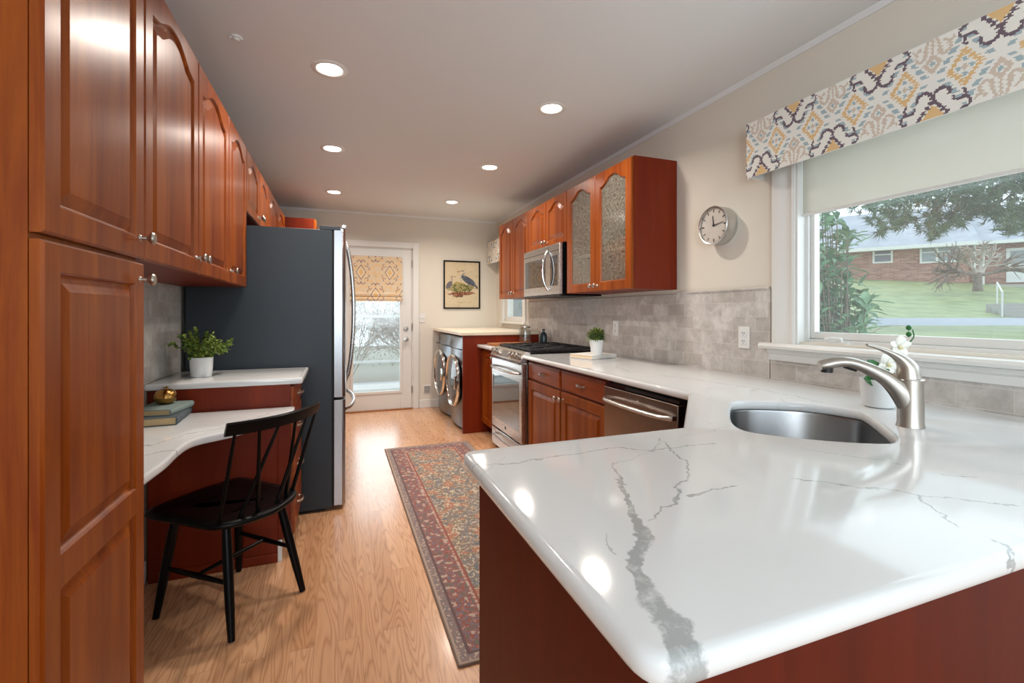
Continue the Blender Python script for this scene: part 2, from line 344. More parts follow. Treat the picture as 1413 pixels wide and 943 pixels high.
# ------------------------------------------------------------------ mesh builder
class MB:
    def __init__(s): s.bm = bmesh.new(); s.cl = None; s.M = Matrix.Identity(4)
    def vt(s, p): return s.bm.verts.new(s.M @ Vector(p))
    def f(s, vs, mi=0):
        try: fa = s.bm.faces.new(vs); fa.material_index = mi; return fa
        except ValueError: return None
    def box(s, x0, x1, y0, y1, z0, z1, mi=0):
        v = [s.vt((x, y, z)) for x in (x0, x1) for y in (y0, y1) for z in (z0, z1)]
        for q in ((0, 1, 3, 2), (4, 6, 7, 5), (0, 4, 5, 1), (2, 3, 7, 6), (0, 2, 6, 4), (1, 5, 7, 3)): s.f([v[i] for i in q], mi)
        return s
    def loops(s, rings, close=True, cap0=True, cap1=True, mi=0):
        R = [[s.vt(p) for p in r] for r in rings]; n = len(R[0])
        for a, b in zip(R, R[1:]):
            for i in range(n if close else n-1):
                j = (i+1) % n; s.f((a[i], a[j], b[j], b[i]), mi)
        if cap0: s.f(R[0][::-1], mi)
        if cap1: s.f(R[-1], mi)
        return R
    def prism(s, poly, z0, z1, mi=0, axis='z'):
        def p3(p, h): return (p[0], p[1], h) if axis == 'z' else ((p[0], h, p[1]) if axis == 'y' else (h, p[0], p[1]))
        s.loops([[p3(p, z0) for p in poly], [p3(p, z1) for p in poly]], mi=mi); return s
    def cyl(s, p0, p1, r0, r1=None, n=16, mi=0): return s.tube([p0, p1], [r0, r0 if r1 is None else r1], n, mi)
    def tube(s, pts, rad, n=10, mi=0, sx=1, up=None, caps=True):
        pts = [Vector(p) for p in pts]
        if isinstance(rad, (int, float)): rad = [rad]*len(pts)
        rings = []; pu = Vector(up) if up else None
        for i, p in enumerate(pts):
            d = (pts[min(i+1, len(pts)-1)]-pts[max(i-1, 0)]).normalized()
            if pu is None: pu = Vector((0, 0, 1)) if abs(d.z) < .9 else Vector((1, 0, 0))
            a = d.cross(pu)
            if a.length < 1e-5: a = d.cross(Vector((1, 0, 0.3)))
            a.normalize(); b = a.cross(d).normalized()
            if not up: pu = b
            r = rad[i]
            ra, rb = (r if isinstance(r, tuple) else (r*sx, r))
            rings.append([p+a*(ra*math.cos(t))+b*(rb*math.sin(t)) for t in (2*PI*k/n for k in range(n))])
        s.loops(rings, cap0=caps, cap1=caps, mi=mi); return s
    def lathe(s, prof, n=28, axis='z', o=(0, 0, 0), mi=0, cap0=True, cap1=True):
        rings = []
        for r, h in prof:
            r = max(r, 1e-4)
            ring = []
            for k in range(n):
                t = 2*PI*k/n; a, b = r*math.cos(t), r*math.sin(t)
                ring.append({'z': (o[0]+a, o[1]+b, o[2]+h), 'y': (o[0]+a, o[1]+h, o[2]-b), 'x': (o[0]+h, o[1]+a, o[2]+b)}[axis])
            rings.append(ring)
        s.loops(rings, cap0=cap0, cap1=cap1, mi=mi); return s
    def color(s):
        if not s.cl: s.cl = s.bm.loops.layers.float_color.new('Col')
        return s.cl
    def paint(s, o, u, v, nu, nv, fn, disp=None):
        cl = s.color(); o, u, v = Vector(o), Vector(u), Vector(v); L, H_ = u.length, v.length; nr = u.cross(v).normalized()
        g = [[s.vt(o+u*(i/nu)+v*(j/nv)+(nr*disp(i/nu*L, j/nv*H_) if disp else Vector())) for j in range(nv+1)] for i in range(nu+1)]
        for i in range(nu):
            for j in range(nv):
                fa = s.f((g[i][j], g[i+1][j], g[i+1][j+1], g[i][j+1])); c = fn((i+.5)/nu*L, (j+.5)/nv*H_)
                for lp in fa.loops: lp[cl] = c
        return s
    def fillcol(s, c):
        cl = s.color()
        for fa in s.bm.faces:
            for lp in fa.loops:
                if lp[cl][3] == 0 or tuple(lp[cl])[:3] == (0, 0, 0): lp[cl] = c
        return s
    def build(s, name, mats, parent=None, bevel=0, seg=2, smooth=True, ang=35, loc=None, rz=0, normals=True, merge=False):
        if merge: bmesh.ops.remove_doubles(s.bm, verts=s.bm.verts, dist=1e-5)
        if normals: bmesh.ops.recalc_face_normals(s.bm, faces=s.bm.faces)
        me = bpy.data.meshes.new(name); s.bm.to_mesh(me); s.bm.free()
        for m in (mats if isinstance(mats, (list, tuple)) else [mats]): me.materials.append(M[m] if isinstance(m, str) else m)
        if smooth:
            for p in me.polygons: p.use_smooth = True
            me.set_sharp_from_angle(angle=math.radians(ang))
        o = bpy.data.objects.new(name, me); COL.objects.link(o)
        if parent: o.parent = parent
        if loc: o.location = loc
        if rz: o.rotation_euler[2] = rz
        if bevel:
            b = o.modifiers.new('bevel', 'BEVEL'); b.width = bevel; b.segments = seg; b.limit_method = 'ANGLE'; b.angle_limit = math.radians(40)
            b.harden_normals = False
        return o
def tag(o, label, cat, group=None):
    o['label'] = label; o['category'] = cat
    if group: o['group'] = group
    return o
def thing(name, label, cat, loc=(0, 0, 0), rz=0, group=None):
    o = bpy.data.objects.new(name, None); COL.objects.link(o); o.empty_display_size = .05
    o.location = loc; o.rotation_euler = (0, 0, rz); return tag(o, label, cat, group)
def struct(o): o['kind'] = 'structure'; return o
def sroot(name, loc=(0, 0, 0), rz=0):
    o = bpy.data.objects.new(name, None); COL.objects.link(o); o.location = loc; o.rotation_euler = (0, 0, rz); o['kind'] = 'structure'; return o
def copy_tree(o, parent=None):
    c = o.copy(); COL.objects.link(c)
    if parent: c.parent = parent
    for ch in list(o.children): copy_tree(ch, c)
    return c
def catmull(pts, k=6, closed=True):
    n = len(pts); out = []
    for i in range(n if closed else n-1):
        p = [pts[(i+j-1) % n] if closed else pts[max(0, min(n-1, i+j-1))] for j in range(4)]
        for q in range(k):
            t = q/k
            out.append(tuple(.5*((2*b)+(-a+c)*t+(2*a-5*b+4*c-d)*t*t+(-a+3*b-3*c+d)*t**3) for a, b, c, d in zip(*p)))
    if not closed: out.append(tuple(pts[-1]))
    return out
def rounded(poly, radii, k=7):
    out = []; n = len(poly)
    for i, p in enumerate(poly):
        r = radii[i] if isinstance(radii, (list, tuple)) else radii
        p = Vector(p); a = (Vector(poly[i-1])-p); b = (Vector(poly[(i+1) % n])-p)
        if r <= 0: out.append(tuple(p)); continue
        half = a.angle(b)/2; t = min(r/math.tan(half), a.length*.48, b.length*.48)
        p0 = p+a.normalized()*t; p2 = p+b.normalized()*t
        for q in range(k+1):
            s = q/k; out.append(tuple(p0*(1-s)**2+p*(2*s*(1-s))+p2*s*s))
    return out
def offset(poly, d):               # CCW polygon, positive d moves inwards
    n = len(poly); out = []
    for i in range(n):
        a, b, c = Vector(poly[i-1]), Vector(poly[i]), Vector(poly[(i+1) % n])
        e1 = (b-a).normalized(); e2 = (c-b).normalized()
        n1 = Vector((-e1.y, e1.x)); n2 = Vector((-e2.y, e2.x)); m = n1+n2
        m = m/max(.35, m.dot(n1)) if m.length > 1e-6 else n1
        out.append(tuple(b+m*d))
    return out
def ccw(poly):
    a = sum(poly[i-1][0]*poly[i][1]-poly[i][0]*poly[i-1][1] for i in range(len(poly)))
    return poly if a > 0 else poly[::-1]
def slab(mb, outer, holes, zt, th, r=.010):
    outer = ccw(outer)
    prof = [(r, 0), (r*.45, -r*.12), (r*.12, -r*.42), (0, -r), (0, -(th-r)), (r*.12, -(th-r*.42)), (r*.45, -(th-r*.12)), (r, -th)]
    tops, bots = [], []
    def side(poly, sg):
        rings = [[(p[0], p[1], zt+dz) for p in offset(poly, sg*ins)] for ins, dz in prof]
        R = mb.loops(rings, cap0=False, cap1=False); tops.append(R[0]); bots.append(R[-1])
    side(outer, 1)
    for h in holes: side(ccw(h), -1)
    for grp in (tops, bots):
        ed = []
        for R in grp:
            for i in range(len(R)):
                e = mb.bm.edges.get((R[i-1], R[i])) or mb.bm.edges.new((R[i-1], R[i])); ed.append(e)
        bmesh.ops.triangle_fill(mb.bm, use_beauty=True, edges=ed)
    return mb

# =================================================================== THE ROOM
XR, XLW, YF, YB, ZC = 2.04, -.835, 6.07, -3.0, 2.48
struct(MB().box(XLW-.1, XR+.12, YB-.1, YF+.12, -.06, 0).build('floor', 'oak', smooth=False))
struct(MB().box(XLW-.1, XR+.12, YB-.1, YF+.12, ZC, ZC+.06).build('ceiling', 'ceiling', smooth=False))
struct(MB().box(XLW-.1, XLW, YB-.1, YF+.12, 0, ZC).build('wall_left', 'wall', smooth=False))
# right wall pierced by the two windows
WY0, WY1, WZ0, WZ1 = -.62, 1.60, 1.10, 2.10
SY0, SY1, SZ0, SZ1 = 5.07, 5.74, 1.14, 2.10
mb = MB(); X0, X1 = XR, XR+.12
for y0, y1, z0, z1 in ((YB-.1, WY0, 0, ZC), (WY0, WY1, 0, WZ0), (WY0, WY1, WZ1, ZC), (WY1, SY0, 0, ZC), (SY0, SY1, 0, SZ0), (SY0, SY1, SZ1, ZC), (SY1, YF+.12, 0, ZC)):
    mb.box(X0, X1, y0, y1, z0, z1)
struct(mb.build('wall_right', 'wall', smooth=False))
DX0, DX1, DZ = .03, .905, 2.06        # door opening in the far wall
mb = MB()
for x0, x1, z0, z1 in ((XLW, DX0, 0, ZC), (DX0, DX1, DZ, ZC), (DX1, XR, 0, ZC)): mb.box(x0, x1, YF, YF+.12, z0, z1)
struct(mb.build('wall_far', 'wall', smooth=False))
mb = MB()                               # wall behind the camera with a wide opening, added to let sky light in
for x0, x1, z0, z1 in ((XLW, -.6, 0, ZC), (-.6, 1.8, 0, .5), (-.6, 1.8, 2.3, ZC), (1.8, XR, 0, ZC)): mb.box(x0, x1, YB-.1, YB, z0, z1)
struct(mb.build('wall_back', 'wall', smooth=False))

# slim crown beading
prof = [(0, 0), (0, -.024), (.006, -.024), (.010, -.016), (.016, -.006), (.018, 0)]
m = MB(); m.loops([[(XR-a, y, ZC+b) for a, b in prof] for y in (YB, YF)]); struct(m.build('trim_1', 'ceiling'))
m = MB(); m.loops([[(x, YF-a, ZC+b) for a, b in prof] for x in (XLW, XR)]); struct(m.build('trim_2', 'ceiling'))
# baseboards
m = MB(); m.box(DX1+.075, XR, YF-.014, YF, 0, .105); struct(m.build('baseboard_far', 'trim', bevel=.004))
m = MB(); m.box(XLW, XLW+.014, 1.56, 2.58, 0, .105); struct(m.build('baseboard_left', 'trim', bevel=.004))

# ---- window over the sink
wr = sroot('window_1', (XR, 0, 0))
m = MB()                                # moulded casing, left jamb side + head + far jamb
def casing(m, y, sgn, z0, z1):
    pr = [(0, 0), (0, -.018), (.012, -.022), (.03, -.014), (.05, -.014), (.062, -.020), (.10, -.024), (.118, -.024), (.125, -.016), (.125, 0)]
    m.loops([[(b, y+sgn*a, z) for a, b in pr] for z in (z0, z1)])
casing(m, WY1-.002, 1, 1.085, WZ1+.1); casing(m, WY0+.002, -1, 1.085, WZ1+.1)
m.box(-.022, 0, WY0-.13, WY1+.13, WZ1+.01, WZ1+.13)
m.build('casing', 'trim', wr)
MB().box(-.012, .118, WY1-.014, WY1-.0005, 1.089, WZ1-.014).box(-.012, .118, WY0+.0005, WY0+.014, 1.089, WZ1-.014).box(-.012, .118, WY0+.0005, WY1-.0005, WZ1-.014, WZ1-.0005).build('jamb', 'trim', wr, smooth=False)
m = MB(); pr = [(.1, 0), (.1, -.03), (-.045, -.03), (-.058, -.026), (-.062, -.014), (-.056, -.003), (-.045, 0)]
m.loops([[(a, y, 1.088+b) for a, b in pr] for y in (WY0-.16, WY1+.165)]); m.build('window_sill', 'trim', wr, ang=30)
m = MB(); pr = [(0, 1.058), (-.03, 1.058), (-.028, 1.04), (-.018, 1.032), (-.018, 1.003), (0, 1.003)]
m.loops([[(a, y, b) for a, b in pr] for y in (WY0-.13, WY1+.14)]); m.build('apron', 'trim', wr, ang=30)
m = MB(); fx0, fx1 = .035, .085
m.box(fx0, fx1, WY1-.032, WY1-.012, 1.088, WZ1).box(fx0, fx1, WY0, WY0+.05, 1.088, WZ1).box(fx0, fx1, WY0+.05, WY1-.032, WZ1-.05, WZ1).box(fx0, fx1, WY0+.05, WY1-.032, 1.088, 1.115)
m.build('window_frame', 'vinyl', wr, bevel=.003)
m = MB(); gx0, gx1, gy1 = .048, .082, WY1-.033
m.box(gx0, gx1, gy1-.02, gy1, 1.117, WZ1-.05).box(gx0, gx1, WY0+.05, WY0+.09, 1.117, WZ1-.05).box(gx0, gx1, WY0+.09, gy1-.02, 1.117, 1.148).box(gx0, gx1, WY0+.09, gy1-.02, WZ1-.09, WZ1-.05)
m.build('sash', 'trim', wr, bevel=.002)
MB().box(.064, .067, WY0+.09, gy1-.02, 1.148, WZ1-.09).build('window_pane', 'glass', wr, smooth=False)
m = MB(); cy = 1.42
m.box(.012, .036, cy-.045, cy+.075, 1.09, 1.108); m.tube([(.02, cy-.02, 1.108), (.012, cy-.02, 1.122), (.008, cy+.02, 1.124), (.008, cy+.05, 1.118)], .007, 8)
m.build('crank_handle', 'vinyl', wr, bevel=.003)

# ---- small window at the end of the right wall
wr = sroot('window_2', (XR, 0, 0))
m = MB()
for (y, sg) in ((SY1, 1), (SY0, -1)):
    m.box(-.02, 0, min(y, y+sg*.085), max(y, y+sg*.085), 1.115, SZ1+.08)
m.box(-.02, 0, SY0, SY1, SZ1, SZ1+.08); m.build('casing', 'trim', wr, bevel=.003)
MB().box(-.045, .09, SY0-.1, SY1+.1, 1.095, 1.118).build('window_sill', 'trim', wr, bevel=.005)
m = MB().box(.02, .07, SY1-.05, SY1, SZ0-.02, SZ1).box(.02, .07, SY0, SY0+.05, SZ0-.02, SZ1).box(.02, .07, SY0+.05, SY1-.05, SZ0-.02, SZ0+.045).box(.02, .07, SY0+.05, SY1-.05, SZ1-.05, SZ1)
m.build('window_frame', 'vinyl', wr, bevel=.003)
MB().box(.045, .048, SY0+.05, SY1-.05, SZ0+.045, SZ1-.05).build('window_pane', 'glass', wr, smooth=False)

# ---- glazed back door
dr = sroot('door_1', (0, YF, 0))
m = MB()
for x0, x1 in ((DX0-.07, DX0+.004), (DX1-.004, DX1+.07)): m.box(x0, x1, -.022, 0, 0, DZ+.07)
m.box(DX0+.004, DX1-.004, -.022, 0, DZ-.004, DZ+.07); m.box(DX0, DX0+.02, 0, .12, 0, DZ).box(DX1-.02, DX1, 0, .12, 0, DZ).box(DX0, DX1, 0, .12, DZ-.02, DZ)
m.build('door_frame', 'trim', dr, bevel=.003)
gx0, gx1, gz0, gz1 = .165, .745, .235, 1.93
m = MB().box(DX0+.022, gx0, .004, .045, .012, DZ-.022).box(gx1, DX1-.022, .004, .045, .012, DZ-.022).box(gx0, gx1, .004, .045, .012, gz0).box(gx0, gx1, .004, .045, gz1, DZ-.022)
for a in ((gx0-.025, gx0+.008, gz0-.025, gz1+.025), (gx1-.008, gx1+.025, gz0-.025, gz1+.025)): m.box(a[0], a[1], -.006, .006, a[2], a[3])
m.box(gx0+.008, gx1-.008, -.006, .006, gz0-.025, gz0+.008).box(gx0+.008, gx1-.008, -.006, .006, gz1-.008, gz1+.025)
m.build('door_leaf', 'trim', dr, bevel=.002)
MB().box(gx0, gx1, .02, .024, gz0, gz1).build('glass_pane', 'glass', dr, smooth=False)
m = MB(); m.lathe([(.03, .004), (.03, 0), (.012, -.004), (.011, -.022), (.026, -.032), (.03, -.045), (.024, -.058), (.001, -.06)], 20, 'y', (.815, 0, .895)); m.build('door_knob', 'nickel', dr)
m = MB(); m.lathe([(.03, .004), (.03, -.004), (.024, -.012), (.001, -.014)], 20, 'y', (.815, 0, 1.03)); m.box(.811, .819, -.03, -.012, 1.015, 1.045); m.build('deadbolt', 'nickel', dr)
m = MB()
for z in (.25, 1.05, 1.86): m.cyl((DX1-.014, -.008, z-.045), (DX1-.014, -.008, z+.045), .006)
m.build('hinge', 'nickel', dr)
m = MB().box(DX0, DX1, -.03, .12, 0, .012); m.build('threshold', 'beech', dr, bevel=.003)

# ---- stone tile backsplashes
def splash(name, label, m):
    o = m.build(name, 'tile', smooth=False); o['kind'] = 'structure'; return o
m = MB().box(XR-.009, XR, WY1+.137, 4.94, .905, 1.355).box(XR-.009, XR, -.5, WY1+.14, .905, 1.003); splash('trim_3', '', m)
m = MB(); m.tube([(XR-.008, WY1+.14, 1.362), (XR-.008, 2.42, 1.362)], .0085, 10); m.build('trim_4', 'stone')['kind'] = 'structure'
m = MB().box(XLW, XLW+.009, 1.565, 2.60, .766, 1.385).box(XLW, XLW+.009, 2.60, 3.09, .911, 1.385); splash('trim_5', '', m)

# =================================================================== CABINETRY
def outline(x0, x1, z0, z1, arch, n=20):
    pts = [(x0, z0), (x1, z0), (x1, z1-arch)]
    if arch:
        for i in range(1, n):
            s = 1-2*i/n; a = abs(s)
            if a > .86: hgt = .10*(1-a)/.14
            else: hgt = .10+.90*(.5+.5*math.cos(PI*(a/.86)**1.25))
            pts.append(((x0+x1)/2+s*(x1-x0)/2, z1-arch+arch*hgt))
    else: pts += [((x0+x1)/2+(1-2*i/n)*(x1-x0)/2, z1) for i in range(1, n)]
    pts.append((x0, z1-arch)); return pts
def rectmap(poly, X0_, X1_, Z0_, Z1_):
    # same count of points spread along the surrounding rectangle
    n = len(poly)-4+1; top = [((1-2*i/n)*(X1_-X0_)/2+(X0_+X1_)/2, Z1_) for i in range(1, n)]
    return [(X0_, Z0_), (X1_, Z0_), (X1_, Z1_)]+top+[(X0_, Z1_)]
def panel_door(w, h, panels, th=.02, glass=False):
    """panels: (x0,x1,z0,z1,arch, cell z0, cell z1) ; front at y=-th"""
    m = MB()
    for (x0, x1, z0, z1, arch, c0, c1) in panels:
        P = lambda poly, y: [(a, y, b) for a, b in poly]
        il = outline(x0, x1, z0, z1, arch)
        O = lambda d, y: P(rectmap(il, (d if True else 0), w-d, c0+(d if c0 == 0 else 0), c1-(d if c1 == h else 0)), y)
        I = lambda d: outline(x0+d, x1-d, z0+d, z1-d, arch)
        ring = [O(0, 0), O(0, -th+.005), O(.005, -th), P(il, -th), P(I(.004), -th+.004), P(I(.007), -th+.010)]
        if glass:
            m.loops(ring+[P(I(.007), 0)], cap0=False, cap1=False)
            a = [m.vt(p) for p in O(0, 0)]; b = [m.vt(p) for p in P(I(.007), 0)]
            for i in range(len(a)): m.f((a[i-1], a[i], b[i], b[i-1]))
        else:
            ring += [P(I(.010), -th+.012), P(I(.034), -th+.003), P(I(.037), -th+.0015)]
            m.loops(ring, cap0=True, cap1=True)
    return m
def knob_mb():
    return MB().lathe([(.009, 0), (.008, -.002), (.0055, -.004), (.005, -.016), (.010, -.021), (.0155, -.026), (.0165, -.030), (.013, -.034), (.001, -.0355)], 18, 'y')
def add_knob(door, x, z):
    m = knob_mb(); o = m.build('knob', 'nickel', door, loc=(x, -.02, z)); return o
def pull(door, x, z, y=-.02, L=.09):
    m = MB(); n = 14
    m.tube([(x+(t/n-.5)*L, y-.004-.020*math.sin(PI*min(1, max(0, t/n)))**.5, z) for t in range(n+1)], [(.0045, .0075 if 2 < t < n-2 else .006) for t in range(n+1)], 8, up=(0, 0, 1))
    m.cyl((x-L/2, y+.001, z), (x-L/2, y-.006, z), .007); m.cyl((x+L/2, y+.001, z), (x+L/2, y-.006, z), .007)
    return m.build('pull', 'nickel', door)
def cab_door(root, x0, x1, z0, z1, knob=None, arch=0, glass=False, fr=.056, name='door', mid=None):
    w, h = x1-x0-.004, z1-z0-.004
    if mid: pans = [(fr, w-fr, fr, mid[0], 0, 0, (mid[0]+mid[1])/2), (fr, w-fr, mid[1], h-fr, 0, (mid[0]+mid[1])/2, h)]
    else: pans = [(fr, w-fr, fr, h-fr*(.8 if arch else 1), arch, 0, h)]
    m = panel_door(w, h, pans, glass=glass)
    d = m.build(name, 'cherry', root, ang=14, loc=(x0+.002, 0, z0+.002))
    if glass:
        g = MB(); g.prism(outline(fr-.001, w-fr+.001, fr-.001, h-fr*.8+.001, arch), -.008, -.004, axis='y'); g.build('glass_pane', 'rain_glass', d)
    if knob: add_knob(d, knob[0] if knob[0] >= 0 else w+knob[0], knob[1] if knob[1] >= 0 else h+knob[1])
    return d
def drawer(root, x0, x1, z0, z1, L=.09, handle=True):
    w, h = x1-x0-.004, z1-z0-.004; m = MB()
    m.loops([[(a, y, b) for a, b in ((i, i), (w-i, i), (w-i, h-i), (i, h-i))] for i, y in ((0, 0), (0, -.014), (.012, -.019), (.014, -.020))])
    d = m.build('drawer', 'cherry_h', root, ang=25, loc=(x0+.002, 0, z0+.002))
    if handle: pull(d, w/2, h/2, L=L)
    return d
def carcass(root, w, d, z0, z1, toe=0, y0=.0, mat='cherry_side', name='body'):
    m = MB().box(0, w, y0+.001, d, z0+toe, z1)
    if toe: m.box(.0, w, .07, d, z0, z0+toe)
    return m.build(name, mat, root, smooth=False)
L90, R90 = PI/2, -PI/2
XLF = -.52        # carcass faces of the left run
# --- tall pantry next to the camera
r = thing('pantry_cabinet', 'tall cherry pantry cabinet filling the left edge, arched door over two panel door', 'cabinet', (XLF, 1.085, 0), L90)
carcass(r, .475, .31, 0, 2.21, 0, mat='cherry')
cab_door(r, 0, .475, 1.383, 2.205, (-.03, .055), arch=.055)
cab_door(r, 0, .475, .11, 1.375, (-.03, -.045), mid=(.595, .66))
MB().box(0, .475, .0, -.012, 0, .10).build('kickboard', 'cherry_side', r, smooth=False)
# --- uppers over the desk
r = thing('upper_cabinet', 'cherry wall cabinet with two arched doors, above the desk beside the tall pantry', 'cabinet', (XLF, 1.562, 0), L90)
carcass(r, 1.058, .31, 1.385, 2.21); cab_door(r, 0, .529, 1.383, 2.205, (-.03, .06), arch=.06); cab_door(r, .529, 1.058, 1.383, 2.205, (.03, .06), arch=.06)
r = thing('upper_cabinet', 'cherry wall cabinet with one arched door, directly before the refrigerator over the short counter', 'cabinet', (XLF, 2.622, 0), L90)
carcass(r, .468, .31, 1.385, 2.21); cab_door(r, 0, .468, 1.383, 2.205, (.03, .06), arch=.06)
r = thing('upper_cabinet', 'short cherry cabinet with two arched doors above the refrigerator', 'cabinet', (XLF, 3.094, 0), L90)
carcass(r, .92, .31, 1.83, 2.21); cab_door(r, 0, .46, 1.828, 2.205, (-.03, .045), arch=.05); cab_door(r, .46, .92, 1.828, 2.205, (.03, .045), arch=.05)
r = thing('upper_cabinet', 'cherry wall cabinet with arched doors just past the refrigerator, mostly hidden by it', 'cabinet', (XLF, 4.02, 0), L90)
carcass(r, 1.15, .31, 1.385, 2.21); cab_door(r, 0, .575, 1.383, 2.205, (-.03, .06), arch=.06); cab_door(r, .575, 1.15, 1.383, 2.205, (.03, .06), arch=.06)
r = thing('pantry_cabinet', 'deep tall cherry cabinet at the far end, its top showing over the refrigerator', 'cabinet', (-.235, 5.25, 0), L90)
carcass(r, .78, .595, 0, 2.21, 0); cab_door(r, 0, .39, .11, 2.205, (-.03, 1.0)); cab_door(r, .39, .78, .11, 2.205, (.03, 1.0))
# --- left base cabinet with drawers
r = thing('drawer_cabinet', 'narrow cherry base cabinet with a stack of drawers, between the desk and the refrigerator', 'cabinet', (-.225, 2.60, 0), L90)
carcass(r, .46, .60, 0, .878, .10)
for z0, z1 in ((.735, .865), (.52, .73), (.315, .515), (.11, .31)): drawer(r, 0, .46, z0, z1)
m = MB(); slab(m, rounded([(-.825, 2.572), (-.168, 2.572), (-.165, 3.06), (-.825, 3.06)], [0, .02, .02, 0]), [], .91, .032); tag(m.build('countertop', 'quartz', ang=50, normals=True), 'short white veined quartz countertop holding the leafy plant, beside the refrigerator', 'countertop')
# --- desk
dk = [(-.825, 1.567), (-.53, 1.567)]
dk += catmull([(-.53, 1.60), (-.524, 1.70), (-.518, 1.80), (-.521, 1.92), (-.515, 2.02), (-.49, 2.075), (-.44, 2.115), (-.38, 2.17), (-.31, 2.28), (-.235, 2.42)], 4, False)
dk += [(-.207, 2.50), (-.205, 2.594), (-.825, 2.594)]
r = thing('writing_desk', 'built-in desk with curved white quartz top and cherry back panel, below the books', 'desk', (0, 0, 0))
m = MB(); slab(m, dk, [], .765, .032); m.build('desk_top', 'quartz', r, ang=50)
pn = MB().box(-.812, -.282, 2.575, 2.597, .02, .73).build('back_panel', 'cherry_side', r, smooth=False); MB().box(-.812, -.282, 2.565, 2.575, .0, .045).build('base_moulding', 'cherry_side', pn, bevel=.003)
MB().box(-.281, -.262, 2.572, 2.597, .0, .098).build('foot_block', 'trim', r, bevel=.002)

# --- right wall cabinets
XRF = 1.71
def right(name, label, y1, w, z0, z1, d=.325, x=XRF, cat='cabinet', toe=0, body=True):
    r = thing(name, label, cat, (x, y1, 0), R90)
    if body: carcass(r, w, d, z0, z1, toe)
    return r
r = right('upper_cabinet', 'cherry wall cabinet with two solid arched doors at the far end, left of the microwave', 4.94, .85, 1.385, 2.21)
cab_door(r, 0, .425, 1.383, 2.205, (-.03, .05), arch=.06, fr=.05); cab_door(r, .425, .85, 1.383, 2.205, (.03, .05), arch=.06, fr=.05)
r = right('upper_cabinet', 'short cherry cabinet with two arched doors directly above the microwave', 4.088, .79, 1.80, 2.21)
cab_door(r, 0, .395, 1.798, 2.205, (-.03, .04), arch=.055, fr=.05); cab_door(r, .395, .79, 1.798, 2.205, (.03, .04), arch=.055, fr=.05)
r = right('display_cabinet', 'cherry wall cabinet with two arched textured glass doors, right of the microwave', 3.297, .867, 1.385, 2.21, body=False)
W_ = .867
MB().box(0, .018, .001, .325, 1.385, 2.21).box(W_-.018, W_, .001, .325, 1.385, 2.21).box(.018, W_-.018, .001, .325, 1.385, 1.403).box(.018, W_-.018, .001, .325, 2.192, 2.21).build('body', 'cherry_side', r, smooth=False)
MB().box(.018, W_-.018, .312, .325, 1.403, 2.192).build('back_panel', plain('pale_maple_lining', C(206, 186, 150), .6), r, smooth=False)
MB().box(.02, W_-.02, .02, .31, 1.652, 1.668).build('shelf', plain('pale_shelf_board', C(206, 196, 178), .5), r, bevel=.002)
cab_door(r, 0, .4335, 1.383, 2.205, (-.028, .04), arch=.06, glass=True, fr=.06); cab_door(r, .4335, .867, 1.383, 2.205, (.028, .04), arch=.06, glass=True, fr=.06)
# things inside the glass cabinet
g = MB(); g.lathe([(.035, 0), (.034, .003), (.006, .006), (.0045, .06), (.006, .085), (.03, .10), (.046, .125), (.047, .15), (.043, .178), (.041, .178), (.045, .15), (.044, .127), (.028, .103), (.001, .094)], 24)
o = g.build('wine_glass', 'white_gloss', loc=(1.84, 2.98, 1.668)); tag(o, 'pale stemmed goblet on the shelf behind the left textured glass door', 'glass')
g = MB(); 
for k in range(11):
    a = k*2*PI/11; g.tube([(0, 0, .015), (.03*math.cos(a), .03*math.sin(a), .04+.012*(k % 3)), (.06*math.cos(a), .06*math.sin(a), .035+.02*(k % 2))], [.006, .016, .002], 6)
g.lathe([(.02, 0), (.024, .01), (.012, .03), (.001, .034)], 12)
o = g.build('red_ornament', plain('red_glazed_flower', C(196, 66, 62), .3), loc=(1.80, 2.62, 1.668)); tag(o, 'red flower ornament on the shelf behind the right textured glass door', 'ornament')
g = MB(); g.lathe([(.03, 0), (.05, .03), (.062, .07), (.05, .12), (.028, .15), (.032, .165), (.026, .165), (.001, .14)], 22)
o = g.build('orange_jar', plain('orange_glazed_jar', C(206, 130, 84), .35), loc=(1.86, 3.12, 1.403)); tag(o, 'orange round jar low in the glass cabinet behind its left door', 'jar')

# --- right base cabinets
XBF = 1.405
r = right('base_cabinet', 'cherry base cabinet with two drawers over two doors, between range and dishwasher', 3.362, 1.14, 0, .878, .61, XBF, toe=.10)
for i in (0, 1):
    x0, x1 = i*.57, .57+i*.57
    drawer(r, x0+.005, x1-.005, .725, .855, .085); cab_door(r, x0+.005, x1-.005, .11, .715, ((-.03 if i == 0 else .03), -.05), fr=.062)
r = right('base_cabinet', 'narrow cherry base cabinet with one door, between range and laundry panel', 4.617, .475, 0, .878, .61, XBF, toe=.10)
cab_door(r, .0, .475, .11, .855, (-.05, -.045), fr=.062)
m = MB(); slab(m, [(1.34, 4.146), (2.028, 4.146), (2.028, 4.614), (1.34, 4.614)], [], .91, .032); tag(m.build('countertop', 'quartz', ang=50), 'small white quartz countertop beyond the range, under the cutting board', 'countertop')
# laundry surround
r = thing('laundry_surround', 'cream topped cherry laundry surround enclosing washer and dryer below the heron picture', 'counter', (1.19, 4.62, 0))
MB().box(0, .845, 0, .022, 0, .998).build('panel', 'cherry_side', r, smooth=False); MB().box(0, .2, -.006, 0, 0, .03).build('base_moulding', 'cherry_side', r, bevel=.002)
m = MB(); slab(m, [(-.025, -.02), (.838, -.02), (.838, 1.435), (-.025, 1.435)], [], 1.036, .036, .008)
m.build('worktop', plain('cream_laminate', C(226, 214, 192), .35), r, ang=50)
